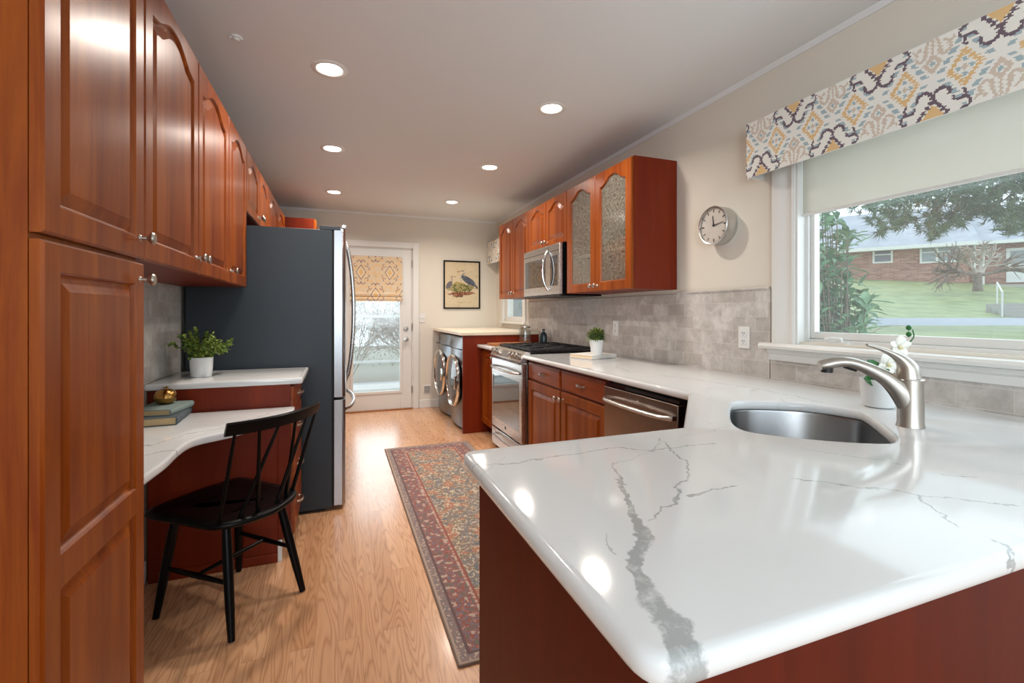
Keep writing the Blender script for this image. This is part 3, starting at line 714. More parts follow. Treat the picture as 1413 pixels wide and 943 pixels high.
# peninsula base
r = thing('peninsula_cabinet', 'plain cherry paneled peninsula base under the big quartz counter in the foreground', 'cabinet', (0, 0, 0))
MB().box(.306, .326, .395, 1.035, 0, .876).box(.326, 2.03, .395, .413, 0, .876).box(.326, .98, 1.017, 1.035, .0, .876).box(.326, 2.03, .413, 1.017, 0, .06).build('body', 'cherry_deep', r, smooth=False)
# corner sink base (diagonal)
r = thing('corner_cabinet', 'cherry diagonal corner cabinet under the sink', 'cabinet', (0, 0, 0))
MB().prism([(.99, 1.036), (2.03, 1.036), (2.03, 1.60), (1.42, 1.60), (1.42, 1.54)], .10, .69).build('body', 'cherry_side', r, smooth=False)

# --- the big counter with the sink cut-out
rim = [(1008.3, 562), (1012, 555.7), (1027, 553.6), (1058, 554.0), (1088.5, 555.2), (1116.6, 557.2), (1144.6, 560.3), (1180, 565.9), (1193, 571), (1205.7, 579.9), (1223.6, 593.9), (1233, 604), (1231, 608.6), (1221, 610.8), (1180, 609.7), (1129, 606.1), (1078, 601), (1042.7, 596.4), (1022.3, 590.8), (1010.8, 581), (1008.0, 571)]
rimw = [onz(u, v, .91) for u, v in rim]; rimw = catmull(rimw, 3); rimw = ccw(rimw)
outer = rounded([(.273, .358), (2.028, .358), (2.028, 3.358), (1.34, 3.358), (1.34, 1.53), (.93, 1.085), (.273, 1.085)], [.045, 0, 0, .006, .004, .02, .045])
m = MB(); slab(m, outer, [rimw], .91, .034, .014)
tag(m.build('countertop', 'quartz', ang=50), 'large white quartz counter with bold grey vein, reaching from range to foreground peninsula', 'countertop')
sk = thing('sink', 'undermount stainless steel sink bowl set into the big quartz counter', 'sink', (0, 0, 0))
m = MB(); rings = []
for d, z in ((-.035, .8755), (-.006, .8755), (-.004, .868), (0, .74), (.012, .715), (.035, .70), (.08, .696)): rings.append([(p[0], p[1], z) for p in offset(rimw, d)])
m.loops(rings, cap0=False, cap1=True); 
ob = m.build('bowl', 'sink_steel', sk, ang=50, normals=False)
cx = sum(p[0] for p in rimw)/len(rimw); cy = sum(p[1] for p in rimw)/len(rimw)
MB().lathe([(.045, 0), (.043, .003), (.034, .001), (.03, -.004), (.001, -.004)], 24, o=(cx, cy, .6965)).build('drain', 'chrome', sk)

# --- faucet, profile traced on its own vertical plane
fb = (1.548, .858); fd = Vector((-.80, .60)).normalized(); nn = (-fd.y, fd.x)
def FP(u, v, off=0):
    p = onplane(u, v, fb, nn); return p
fc = thing('faucet', 'brushed nickel pull-out kitchen faucet standing behind the sink', 'faucet', (0, 0, 0))
m = MB(); b0 = Vector((fb[0], fb[1], .9105)); zt = FP(1255, 524).z
m.lathe([(.0335, 0), (.033, .003), (.0315, .01), (.0305, .06), (.0295, zt-.911)], 30, o=tuple(b0)); m.build('body', 'nickel', fc, ang=40)
m = MB(); m.lathe([(.0325, 0), (.0335, .002), (.0325, .0045)], 30, o=(fb[0], fb[1], zt-.0005)); m.build('collar', 'chrome', fc)
cl = [(1256, 560), (1243, 541), (1226, 525), (1208, 514), (1188, 505), (1170, 500), (1154, 500), (1140, 503), (1131, 505)]
pts = catmull([tuple(FP(u, v)) for u, v in cl], 4, False)
rad = [(.027, .032), (.027, .029), (.0235, .023), (.021, .0195), (.020, .0165), (.021, .0155), (.0225, .016), (.0225, .0165), (.018, .014)]
rr = [rad[min(8, i//4)] if i % 4 == 0 else tuple(rad[min(8, i//4)][k]*(1-(i % 4)/4)+rad[min(8, i//4+1)][k]*((i % 4)/4) for k in (0, 1)) for i in range(len(pts))]
m = MB(); m.tube(pts, rr, 20, up=(0, 0, 1)); m.build('spout', 'nickel', fc, ang=50)
m = MB(); tip = FP(1141, 506); m.cyl((tip.x, tip.y, tip.z-.004), (tip.x, tip.y, tip.z-.0175), .0165, .0155, 20); m.build('spray_nozzle', 'black_plastic', fc)
m = MB(); a, b = FP(1164, 505), FP(1182, 511); m.tube([a, b], .006, 8); m.build('spray_button', 'black_plastic', fc)
hl = [(1254, 522), (1252, 508), (1244, 497), (1232, 489), (1216, 482), (1203, 478), (1196, 476)]
pts = catmull([tuple(FP(u, v)) for u, v in hl], 4, False)
rad = [(.031, .030), (.028, .026), (.021, .0165), (.0155, .0095), (.012, .006), (.0105, .0045), (.008, .0035)]
rr = [tuple(rad[min(6, i//4)][k]*(1-(i % 4)/4)+rad[min(6, i//4+1)][k]*((i % 4)/4) for k in (0, 1)) for i in range(len(pts))]
m = MB(); m.tube(pts, rr, 20, up=(0, 0, 1)); m.build('lever', 'nickel', fc, ang=50)

# =================================================================== APPLIANCES
r = thing('refrigerator', 'french door refrigerator with dark slate side and stainless doors', 'refrigerator', (-.035, 3.112, 0), L90)
MB().box(0, .905, .0, .775, .02, 1.752).build('case', 'fridge_side', r, bevel=.004)
MB().box(.03, .87, .04, .70, 0, .02).build('base', 'rubber', r, smooth=False)
for nm, x0, x1, z0, z1 in (('door', .002, .450, .705, 1.768), ('door', .455, .903, .705, 1.768), ('freezer_drawer', .002, .903, .03, .690)):
    m = MB(); m.box(x0, x1, -.062, -.010, z0, z1); m.prism([(x0, -.0625), (x0+.02, -.078), ((x0+x1)/2, -.086), (x1-.02, -.078), (x1, -.0625)][::1], z0, z1)
    d = m.build(nm, 'steel_v', r, bevel=.003)
    if nm == 'door':
        hx = x1-.035 if x0 < .1 else x0+.035; n = 16
        h = MB(); h.tube([(hx, -.078-.062*math.sin(PI*t/n)**.55, .74+(1.74-.74)*t/n) for t in range(n+1)], [(.013, .010)]*(n+1), 12, up=(1, 0, 0))
        h.build('handle', 'steel', d)
    else:
        n = 16; h = MB(); h.tube([(.07+.765*t/n, -.076-.064*math.sin(PI*t/n)**.5, .62) for t in range(n+1)], [(.011, .013)]*(n+1), 12, up=(0, 0, 1)); h.build('handle', 'steel', d)
m = MB().box(.0, .06, -.05, .07, 1.752, 1.776).box(.845, .905, -.05, .07, 1.752, 1.776).box(.06, .845, .0, .05, 1.752, 1.765); m.build('hinge_cover', 'fridge_side', r, bevel=.003)
MB().box(.01, .895, -.010, .0, .03, 1.75).build('door_gasket', 'rubber', r, smooth=False)
MB().box(.002, .014, -.082, -.055, 1.768, 1.788).build('door_cap', 'steel', r, bevel=.002)

# washer and dryer
def laundry(name, label, y1, pos):
    r = thing(name, label, 'washing machine' if name == 'washing_machine' else 'dryer', (1.235, y1, 0), R90)
    w = .682
    def plan(b, z, inset=0, d1=.74): 
        pts = [(inset, d1), (w-inset, d1), (w-inset, .0)] if False else []
        front = [(inset+(w-2*inset)*t/12, -b*(1-(2*t/12-1)**2)) for t in range(13)]
        return [(x, y, z) for x, y in front]+[(w-inset, d1, z), (inset, d1, z)]
    m = MB(); m.loops([plan(.045, .03, .01), plan(.055, .06), plan(.055, .80), plan(.05, .845), plan(.015, .955), plan(.005, .972, .006)])
    m.build('body', 'titanium', r, ang=30)
    MB().box(.03, w-.03, .02, .7, 0, .03).build('base', 'rubber', r, smooth=False)
    c = (w/2, -.058, .50)
    dm = MB(); dm.lathe([(.278, .012), (.284, -.004), (.279, -.020), (.273, -.026), (.267, -.022), (.263, -.014), (.260, -.004)], 44, 'y', c, cap0=False, cap1=False); dr_ = dm.build('door', 'chrome', r)
    dm = MB(); dm.lathe([(.266, -.010), (.20, -.022), (.12, -.034), (.05, -.038), (.001, -.039)], 44, 'y', c, cap0=False); dm.build('door_glass', 'door_glass', dr_)
    dm = MB(); dm.box(c[0]+.252, c[0]+.278, -.112, -.085, .44, .58); dm.build('door_handle', 'chrome', dr_, bevel=.006)
    MB().prism([(-.052, .868), (-.040, .925), (-.034, .925), (-.046, .866)], w*.14, w*.26, axis='x').build('display', 'black_glass', r)
    MB().box(.03, w-.03, -.050, -.03, .846, .852).build('panel_seam', 'rubber', r, smooth=False)
    return r
laundry('washing_machine', 'grey front load washer in the far corner beside the glass door', 6.022, 0)
laundry('clothes_dryer', 'grey front load dryer nearer the camera, against the cherry end panel', 5.332, 1)

# range
r = thing('gas_range', 'stainless slide-in gas range with black grates and glass oven door', 'stove', (1.385, 4.138, 0), R90); w = .758
m = MB().box(0, w, .0, .64, .03, .905); m.build('body', 'steel_dark', r, bevel=.002)
MB().box(.02, w-.02, .03, .6, 0, .03).build('base', 'rubber', r, smooth=False)
m = MB().prism([(0, .838), (-.052, .842), (-.056, .850), (-.010, .918), (.0, .924), (.03, .924), (.03, .838)], 0, w, axis='x'); m.build('control_panel', 'steel', r, bevel=.002)
sl = Vector((0, -.046, -.068)).normalized(); nrm = Vector((0, -.068, .046)).normalized()
m = MB(); a = Vector((0, -.010, .918)); 
p = [a+sl*.014+nrm*.0015, a+sl*.07+nrm*.0015]
m.loops([[(x, p[0].y, p[0].z), (x, p[1].y, p[1].z), (x, p[1].y+.004, p[1].z+.003), (x, p[0].y+.004, p[0].z+.003)] for x in (.255, .455)]); m.build('display', 'black_glass', r)
for x in (.07, .15, .53, .61, .69):
    c = Vector((x, -.010, .918))+sl*.042
    m = MB(); m.cyl(c, c+nrm*.012, .027, .025, 20); m.cyl(c+nrm*.012, c+nrm*.040, .021, .018, 20); e = c+nrm*.042
    m.cyl(c+nrm*.040, e, .018, .012, 20); k = m.build('knob', 'nickel', r)
od = MB().box(.006, w-.006, -.042, -.002, .20, .825).build('oven_door', 'steel', r, bevel=.004)
MB().box(.035, w-.06, -.0435, -.040, .285, .685).build('oven_window', 'black_glass', od, bevel=.001)
m = MB(); n = 14; m.tube([(.04+(w-.08)*t/n, -.045-.05*math.sin(PI*t/n)**.35, .752) for t in range(n+1)], [(.013, .010)]*(n+1), 12, up=(0, 0, 1)); m.build('handle', 'steel', od)
MB().lathe([(.016, 0), (.016, -.002), (.001, -.003)], 20, 'y', (w/2, -.042, .248)).build('emblem', 'black_plastic', od)
dw = MB().box(.006, w-.006, -.042, -.002, .035, .188).build('storage_drawer', 'steel', r, bevel=.004)
m = MB(); m.tube([(.10+(w-.2)*t/n, -.045-.035*math.sin(PI*t/n)**.35, .145) for t in range(n+1)], [(.010, .008)]*(n+1), 10, up=(0, 0, 1)); m.build('handle', 'steel', dw)
MB().box(.004, w-.004, .0, .64, .905, .922).build('cooktop', 'black_paint', r, bevel=.003)
for k in range(3):
    x0 = .02+k*.242; x1 = x0+.234; m = MB(); zz = .948
    for x in (x0, x1): m.box(x-.006, x+.006, .04, .60, zz-.014, zz)
    for y in (.04, .31, .60): m.box(x0, x1, y-.006, y+.006, zz-.014, zz)
    for yc in (.175, .455):
        for a in range(4):
            d = Vector((math.cos(a*PI/2+PI/4), math.sin(a*PI/2+PI/4), 0)); m.tube([Vector(((x0+x1)/2, yc, zz-.006))+d*.035, Vector(((x0+x1)/2, yc, zz-.006))+d*.12], .006, 6)
        m.box((x0+x1)/2-.005, (x0+x1)/2+.005, yc-.12, yc-.03, zz-.012, zz).box((x0+x1)/2-.005, (x0+x1)/2+.005, yc+.03, yc+.12, zz-.012, zz)
    for x in (x0, x1):
        for y in (.04, .60): m.box(x-.008, x+.008, y-.008, y+.008, .922, zz-.012)
    m.build('grate', 'cast_iron', r, bevel=.002)
for x, y, q in ((.137, .175, .03), (.137, .455, .042), (.379, .315, .045), (.621, .175, .038), (.621, .455, .03)):
    MB().lathe([(q+.012, 0), (q+.010, .008), (q, .010), (q, .018), (.001, .020)], 20, o=(x, y, .922)).build('burner', 'cast_iron', r)

# dishwasher
r = thing('dishwasher', 'stainless dishwasher with a bar handle under the big quartz counter', 'dishwasher', (1.392, 2.222, 0), R90); w = .60
MB().box(.004, w-.004, .02, .60, .02, .872).build('tub', 'black_plastic', r, smooth=False)
d = MB().box(.004, w-.004, -.025, .018, .11, .838).build('door', 'steel_dark', r, bevel=.004)
m = MB(); m.tube([(.03+(w-.06)*t/n, -.03-.045*math.sin(PI*t/n)**.3, .775) for t in range(n+1)], [(.014, .011)]*(n+1), 12, up=(0, 0, 1)); m.build('handle', 'steel', d)
MB().lathe([(.006, 0), (.006, -.001), (.001, -.0015)], 14, 'y', (.31, -.025, .81)).build('emblem', 'chrome', d)
MB().box(.006, w-.006, -.015, .02, .842, .856).build('control_strip', 'black_glass', r, smooth=False)
MB().box(.01, w-.01, .05, .07, .0, .11).build('kick_plate', 'black_plastic', r, smooth=False)

# microwave
r = thing('microwave', 'stainless over the range microwave with curved handle and black side', 'microwave', (1.672, 4.086, 0), R90); w = .757
MB().box(.0, w, .0, .355, 1.372, 1.795).build('case', 'black_paint', r, bevel=.002)
m = MB().box(0, w, -.027, -.001, 1.385, 1.795).build('front_panel', 'steel', r, bevel=.003)
MB().box(.0, w, -.024, .0, 1.370, 1.383).build('vent_strip', 'black_plastic', r, smooth=False)
MB().box(.035, .49, -.0285, -.026, 1.455, 1.700).build('door_window', 'black_glass', r, bevel=.001)
MB().box(.585, w-.035, -.0285, -.026, 1.455, 1.700).build('control_panel', 'black_glass', r, bevel=.001)
MB().box(.005, w-.005, -.0282, -.026, 1.738, 1.742).build('seam', 'rubber', r, smooth=False)
m = MB(); m.tube([(.545, -.030-.050*math.sin(PI*t/n)**.6, 1.425+.32*t/n) for t in range(n+1)], [(.013, .010)]*(n+1), 12, up=(1, 0, 0)); m.build('handle', 'chrome', r)

# =================================================================== CEILING FITTINGS
lab = {(-.04, 2.55): 'round recessed ceiling light nearest the camera on the cabinet side', (1.215, 2.57): 'round recessed ceiling light nearest the camera on the counter side',
       (-.04, 3.78): 'middle round recessed ceiling light on the refrigerator side', (1.215, 3.80): 'middle round recessed ceiling light on the range side',
       (-.04, 5.14): 'farthest round recessed ceiling light on the left, before the glass door', (1.20, 5.15): 'farthest round recessed ceiling light on the right, over the dryer'}
spots = list(lab)
for i, (x, y) in enumerate(spots):
    r = thing('recessed_light', lab[(x, y)], 'ceiling light', (x, y, ZC), 0, 'recessed ceiling lights')
    MB().lathe([(.060, -.002), (.066, -.006), (.084, -.005), (.090, -.001), (.090, 0), (.060, 0)], 32, cap0=False, cap1=False).build('trim_ring', 'trim', r)
    MB().lathe([(.060, -.0015), (.03, -.003), (.001, -.0035)], 32, cap0=False).build('lens', 'lamp', r)
    ld = bpy.data.lights.new('bulb', 'AREA'); ld.shape = 'DISK'; ld.size = .11; ld.energy = LAMP_W; ld.color = LAMP_COL; ld.spread = math.radians(150)
    lo = bpy.data.objects.new('bulb', ld); COL.objects.link(lo); lo.parent = r; lo.location = (0, 0, -.012)
r = thing('smoke_detector', 'small white round sensor on the ceiling near the left cabinets', 'smoke detector', onz(326, 51, ZC)+(ZC,))
MB().lathe([(.024, 0), (.023, -.006), (.013, -.010), (.010, -.016), (.001, -.017)], 24).build('housing', 'trim', r)
for s in (1, -1): MB().box(-.022*s-.004, -.022*s+.004, -.005, .005, -.010, 0).build('clip', 'white_gloss', r, bevel=.001)

# =================================================================== TEXTILES
CREAM = C(244, 243, 236); PURP = C(116, 102, 112); ORG = C(232, 196, 142); BLU = C(172, 192, 198); BEI = C(218, 204, 188)
def arcd(dx, dy, cx_, cy_, r_, a0, a1):
    x, y = dx-cx_, dy-cy_; a = math.degrees(math.atan2(y, x)) % 360
    ok = (a0 <= a <= a1) if a0 <= a1 else (a >= a0 or a <= a1)
    return abs(math.hypot(x, y)-r_) if ok else 9
def ikat(u, v, P=.355, Hh=.275, mode=0):
    px = .0045; u = (math.floor(u/px)+.5)*px; v = (math.floor(v/px)+.5)*px
    u += .004*math.sin(v*900)*.5
    # purple scroll motif at top (u=0) and bottom (u=P/2)
    for c0, top in ((0, True), (P/2, False)):
        dx = (u-c0+P/2) % P-P/2; dy = (Hh-v) if top else v; a = abs(dx)
        if a < .115 and dy < .14:
            t = .012+.003*math.sin(dx*700)
            if abs(a*1.3+dy-.060+.006*math.sin(dy*420)) < .009 and a < .05: return PURP
            if a*1.3+dy < .046: return ORG
            if arcd(a, dy, .026, .070, .023, 340, 200) < .0052: return PURP
            if arcd(a, dy, .074, .052, .017, 180, 60) < .0042: return PURP
            if arcd(a, dy, .086, .020, .017, 250, 120) < .0042: return PURP
    # beige sprig, opposite edge
    for c0, top in ((P/2, True), (0, False)):
        dx = (u-c0+P/2) % P-P/2; dy = (Hh-v) if top else v; a = abs(dx)
        if a < .065 and dy < .125:
            if abs(a/.022+abs(dy-.085)/.026-1) < .38: return BEI
            if a/.022+abs(dy-.085)/.026 < .4: return BLU
            if arcd(a, dy, .035, .045, .017, 300, 200) < .005: return BEI
            if abs(a-.012-dy*.25) < .005 and dy < .055: return BEI
            if a < .004 and dy < .06: return BEI
            if arcd(a, dy, .05, .012, .015, 0, 180) < .004: return BEI
    # orange stepped diamonds
    dx = (u % (P/2))-P/4; dy = v-Hh/2; d = abs(dx)/.042+abs(dy)/.058
    jag = .10*math.sin(abs(dy)*900)
    if .80+jag < d < 1.18+jag: return ORG
    if d < .22: return BEI
    if abs(abs(dx)-.0) < .006 and abs(abs(dy)-.026) < .006: return BLU
    if abs(abs(dx)-.018) < .006 and abs(dy) < .006: return BLU
    # blue dot chains
    d2 = abs(dx)/.075+abs(dy)/.118
    if abs(d2-1) < .13:
        t = abs(dy)/.118
        if abs((t*4.2) % 1-.5) < .31 and .1 < t < 1.12: return BLU
    return CREAM
def valance(name, label, y0, y1, xf, z0, z1, hh):
    r = thing(name, label, 'valance', (xf, y1, z0), R90); L = y1-y0; d = XR-xf; H = z1-z0
    k = hh/H
    m = MB(); m.paint((0, 0, 0), (L, 0, 0), (0, 0, H), int(L/.0045*1.0), int(H/.0045), lambda u, v: ikat(u*k+.09, v*k, Hh=hh))
    m.paint((L, 0, 0), (0, d, 0), (0, 0, H), int(d/.0045), int(H/.0045), lambda u, v: ikat(u*k, v*k, Hh=hh)); m.paint((0, d, 0), (0, -d, 0), (0, 0, H), int(d/.0045), int(H/.0045), lambda u, v: ikat(u*k, v*k, Hh=hh))
    m.build('fabric_face', 'fabric', r, smooth=False, normals=False)
    m = MB().box(.001, L-.001, .001, .012, .001, H).box(.001, .012, .012, d-.001, .001, H).box(L-.012, L-.001, .012, d-.001, .001, H).box(.012, L-.012, .012, d-.001, H-.012, H); m.build('board', 'vinyl', r, smooth=False)
valance('window_valance', 'long patterned cornice valance over the large sink window', -.75, 1.785, 1.925, 1.912, 2.183, .275)
valance('window_valance', 'small patterned cornice valance in the far corner over the little window', 4.97, 6.05, 1.90, 1.885, 2.175, .275)

# roman shade on the back door
r = thing('roman_shade', 'patterned tan roman shade hanging folded over the back door glass', 'shade', (.135, YF-.012, 1.375))
def roman(u, v):
    px = .006; u = (math.floor(u/px)+.5)*px; v = (math.floor(v/px)+.5)*px
    BG = C(222, 204, 176) if mnoise.noise(Vector((u*30, v*30, 0))) > -.1 else C(228, 196, 152); LP = C(142, 120, 124); OO = C(226, 188, 132)
    P = .345; H2 = .56
    for ou, ov in ((0, 0), (P/2, H2/2)):
        dx = (u-.13-ou+P/2) % P-P/2; dy = (v-.36-ov+H2/2) % H2-H2/2; a, b = abs(dx), abs(dy)
        d = a/.060+b/.092
        if .86 < d < 1.04: return LP
        if d < .5: return OO
        if d < .86: return C(232, 214, 180)
        if arcd(a, b, .024, .122, .022, 0, 200) < .0045: return LP
        if arcd(a, b, .066, .088, .018, 200, 90) < .004: return LP
        if arcd(a, b, .086, .045, .014, 250, 120) < .004: return LP
    dx = (u-.13-P/2+P/4) % (P/2)-P/4; dy = (v-.36+.04+H2/4) % (H2/2)-H2/4
    d = abs(dx)/.034+abs(dy)/.05
    if .66 < d < 1: return C(228, 190, 136)
    if d < .3: return C(186, 182, 168)
    return BG
m = MB(); Lr, Hr = .632, .595
prof_ = [(0, 0), (-.030, .004), (-.036, .03), (-.030, .050), (-.022, .052), (-.034, .066), (-.038, .090), (-.030, .112), (-.020, .114), (-.012, .20), (-.010, .595)]
def fold(v):
    for (a, z0_), (b, z1_) in zip(prof_, prof_[1:]):
        if z0_ <= v <= z1_: return a+(b-a)*(v-z0_)/(z1_-z0_)
    return -.010
m.paint((0, 0, 0), (Lr, 0, 0), (0, 0, Hr), 105, 99, roman, disp=lambda u, v: -fold(v))
fo = m.build('fabric', 'fabric', r, normals=False); sd = fo.modifiers.new('thick', 'SOLIDIFY'); sd.thickness = .003; sd.offset = -1
MB().box(0, Lr, -.012, .010, Hr-.03, Hr+.002).build('head_rail', 'vinyl', r, smooth=False)

# sheer roller shade in the sink window
r = thing('roller_shade', 'sheer off-white roller shade half lowered in the large sink window', 'shade', (XR+.018, 0, 0))
MB().box(-.001, .001, WY0+.02, WY1-.018, 1.70, 2.07).build('fabric', 'sheer', r, smooth=False)
m = MB(); m.tube([(0, WY0+.02, 1.697), (0, WY1-.018, 1.697)], (.004, .007) and [(.004, .007)]*2, 10); m.build('hem_bar', 'vinyl', r)
m = MB(); m.tube([(.0, WY0+.015, 2.075), (.0, WY1-.014, 2.075)], .02, 14); m.build('roller', 'vinyl', r)
m = MB().box(-.004, -.001, .86, .93, 1.692, 1.705); m.build('pull_tab', 'trim', r, bevel=.001)

# runner rug
def vn(x, y, s=0): return mnoise.noise(Vector((x, y, s*7.3)))
RW, RL = .76, 2.74
def rugc(u, v):
    px = .006; u = (math.floor(u/px)+.5)*px; v = (math.floor(v/px)+.5)*px
    e = min(u, RW-u, v, RL-v)
    n1, n2, n3 = vn(u*62, v*62), vn(u*22, v*22, 1), vn(u*120, v*120, 2)
    GB = C(136, 118, 114); RED = C(142, 88, 78); RED2 = C(158, 108, 96); CRM = C(178, 158, 144); SL = C(118, 112, 114); RU = C(166, 120, 98); OL = C(124, 112, 102)
    if e < .012: return C(168, 148, 134)
    if e < .045: return GB if n1 < .12 else (SL if n3 > 0 else CRM)
    if e < .055: return C(104, 84, 84)
    if e < .150:
        a = vn(u*38+50, v*38, 3)
        if abs(a) < .10: return C(118, 108, 116)
        if a > .30: return CRM
        if a < -.32: return C(112, 104, 96)
        return RED if n1 < .2 else RED2
    if e < .162: return CRM if n1 > 0 else RED2
    if e < .175: return RED
    fy = v/RL; a = vn(u*34, v*34, 5); b = vn(u*13, v*13, 6); cc = vn(u*52, v*52, 8)
    if abs(a) < .075: return C(190, 176, 154)
    if abs(cc) < .05: return RU
    if b > .16: return C(120, 122, 124) if n1 > -.1 else OL
    if b < -.26: return RU if n1 < .2 else RED2
    if a > .35: return C(106, 112, 118)
    return OL if n1 < .1 else C(150, 136, 116)
r = thing('runner_rug', 'long faded red and grey patterned runner rug on the oak floor', 'rug', (.395, 1.585, 0))
m = MB(); m.paint((0, 0, .0075), (RW, 0, 0), (0, RL, 0), int(RW/.006), int(RL/.006), rugc)
m.box(0, RW, 0, RL, .0005, .0072); m.fillcol(C(150, 132, 120)); m.build('pile', 'rug', r, smooth=False)
m = MB(); m.tube([(0, 0, .005), (RW, 0, .005), (RW, RL, .005), (0, RL, .005), (0, 0, .005)], .0048, 6); m.build('binding', plain('rug_binding', C(120, 102, 92), .95), r)

# =================================================================== CHAIR
r = thing('spindle_chair', 'black spindle back wooden chair angled toward the desk', 'chair', (-.414, 2.270, 0), math.radians(48.5))
so = [(-.19, -.15), (-.12, -.205), (0, -.235), (.12, -.205), (.19, -.15), (.208, -.08), (.214, .05), (.222, .19), (.20, .245), (.10, .262), (0, .266), (-.10, .262), (-.20, .245), (-.222, .19), (-.214, .05), (-.208, -.08)]
so = catmull(so, 3)
m = MB(); rings = []
for ins, z in ((.055, .405), (.012, .414), (0, .424), (0, .432), (.008, .440), (.035, .440), (.08, .434), (.13, .430)): rings.append([(p[0], p[1], z) for p in offset(ccw(so), ins)])
m.loops(rings); m.build('seat', 'black_paint', r, ang=60)
tops = {(-1, -1): ((-.125, -.115), (-.172, -.205)), (1, -1): ((.125, -.115), (.172, -.205)), (-1, 1): ((-.14, .15), (-.185, .205)), (1, 1): ((.14, .15), (.185, .205))}
def legp(k, z):
    (a, b), (c_, d_) = tops[k]; t = 1-z/.415; return Vector((a+(c_-a)*t, b+(d_-b)*t, z))
for k in tops:
    m = MB(); m.tube([legp(k, z) for z in (.418, .36, .26, .12, .004)], [.0145, .017, .0185, .0165, .0125], 14); m.build('leg', 'black_paint', r)
for s in (-1, 1):
    m = MB(); a, b = legp((s, -1), .20), legp((s, 1), .20); m.tube([a, (a+b)/2, b], [.008, .0115, .008], 10); m.build('stretcher', 'black_paint', r)
m = MB(); a = (legp((-1, -1), .20)+legp((-1, 1), .20))/2; b = (legp((1, -1), .20)+legp((1, 1), .20))/2; m.tube([a, (a+b)/2, b], [.007, .010, .007], 10); m.build('stretcher', 'black_paint', r)
def railp(x): return Vector((x, -.238-.058*(1-(x/.222)**2), .8))
m = MB(); rings = []
for i in range(25):
    x = -.222+.444*i/24; p = railp(x); t = Vector((1, .058*2*x/.222**2, 0)).normalized(); q = Vector((-t.y, t.x, 0))
    lean = Vector((0, -.006, 0)); th_ = .0095
    sec = [(-th_, -.022), (-th_*1.1, 0), (-th_, .020), (-th_*.4, .025), (th_*.4, .025), (th_, .020), (th_*1.1, 0), (th_, -.022), (th_*.4, -.026), (-th_*.4, -.026)]
    rings.append([tuple(p+q*a_+Vector((0, 0, b_+.012))+lean*(b_/.02)) for a_, b_ in sec])
m.loops(rings); m.build('top_rail', 'black_paint', r, ang=40)
def seatp(x): return Vector((x, -.13-.062*(1-(x/.19)**2), .432))
sp = [(-.175, -.195), (-.065, -.115), (-.105, -.045), (.065, .035), (.0, .105), (.168, .195)]
sp = [(-.172, -.195), (-.045, -.115), (-.112, -.040), (.110, .045), (.045, .115), (.172, .195)]
for b_, t_ in sp:
    a, c_ = seatp(b_), railp(t_)+Vector((0, 0, -.008)); m = MB(); m.tube([a, a.lerp(c_, .35), c_], [.0085, .0085, .0058], 10); m.build('spindle', 'black_paint', r)

# =================================================================== SMALL THINGS
def leafquad(m, base, d, L, W, up, droop=.25, cup=.15):
    d = d.normalized(); s = d.cross(up)
    if s.length < 1e-3: s = Vector((1, 0, 0))
    s.normalize(); nu = s.cross(d)
    rows = [(0, .12), (.3, .85), (.6, 1.0), (.85, .6), (1, .05)]
    P = []
    for t, wd in rows:
        c = base+d*(L*t)-Vector((0, 0, 1))*(droop*L*t*t); P.append([m.vt(c-s*(W*wd/2)+nu*(cup*W*wd)), m.vt(c), m.vt(c+s*(W*wd/2)+nu*(cup*W*wd))])
    for a, b in zip(P, P[1:]): m.f((a[0], a[1], b[1], b[0])); m.f((a[1], a[2], b[2], b[1]))
def rv(r_=rnd):
    while True:
        v = Vector((r_.uniform(-1, 1), r_.uniform(-1, 1), r_.uniform(-1, 1)))
        if .05 < v.length < 1: return v.normalized()
# leafy plant on the left counter
px_, py_ = onz(278, 520, .91)
r = thing('potted_plant', 'bushy light green potted plant on the left counter against the refrigerator', 'plant', (px_, py_, .9105))
MB().lathe([(.044, 0), (.0465, .003), (.050, .05), (.052, .098), (.050, .100), (.047, .096), (.046, .085), (.001, .084)], 36).build('pot', 'white_gloss', r, ang=40)
m = MB(); g = MB()
for k in range(44):
    a = rnd.uniform(0, 2*PI); el = rnd.uniform(.25, 1.45); L = rnd.uniform(.085, .150); d = Vector((math.cos(a)*math.cos(el), math.sin(a)*math.cos(el), math.sin(el)))
    o_ = Vector((math.cos(a)*.02, math.sin(a)*.02, .088)); tip = o_+d*L; mid = o_.lerp(tip, .5)+Vector((0, 0, .012)); 
    if tip.z < .085: tip.z = .085
    g.tube([o_, mid, tip], [.0016, .0013, .0008], 5)
    for q in range(24):
        t = rnd.uniform(.3, 1.08); c = (o_.lerp(mid, t*2) if t < .5 else mid.lerp(tip, t*2-1)); dd = (rv()+d*.5+Vector((0, 0, .3))).normalized()
        leafquad(m, c, dd, rnd.uniform(.016, .024), rnd.uniform(.014, .019), Vector((0, 0, 1)), .2)
m.build('leaves', 'leaf', r, normals=False); g.build('stems', 'leaf_dark', r); MB().lathe([(.046, .083), (.03, .087), (.001, .088)], 20, cap0=False).build('soil', 'soil', r)
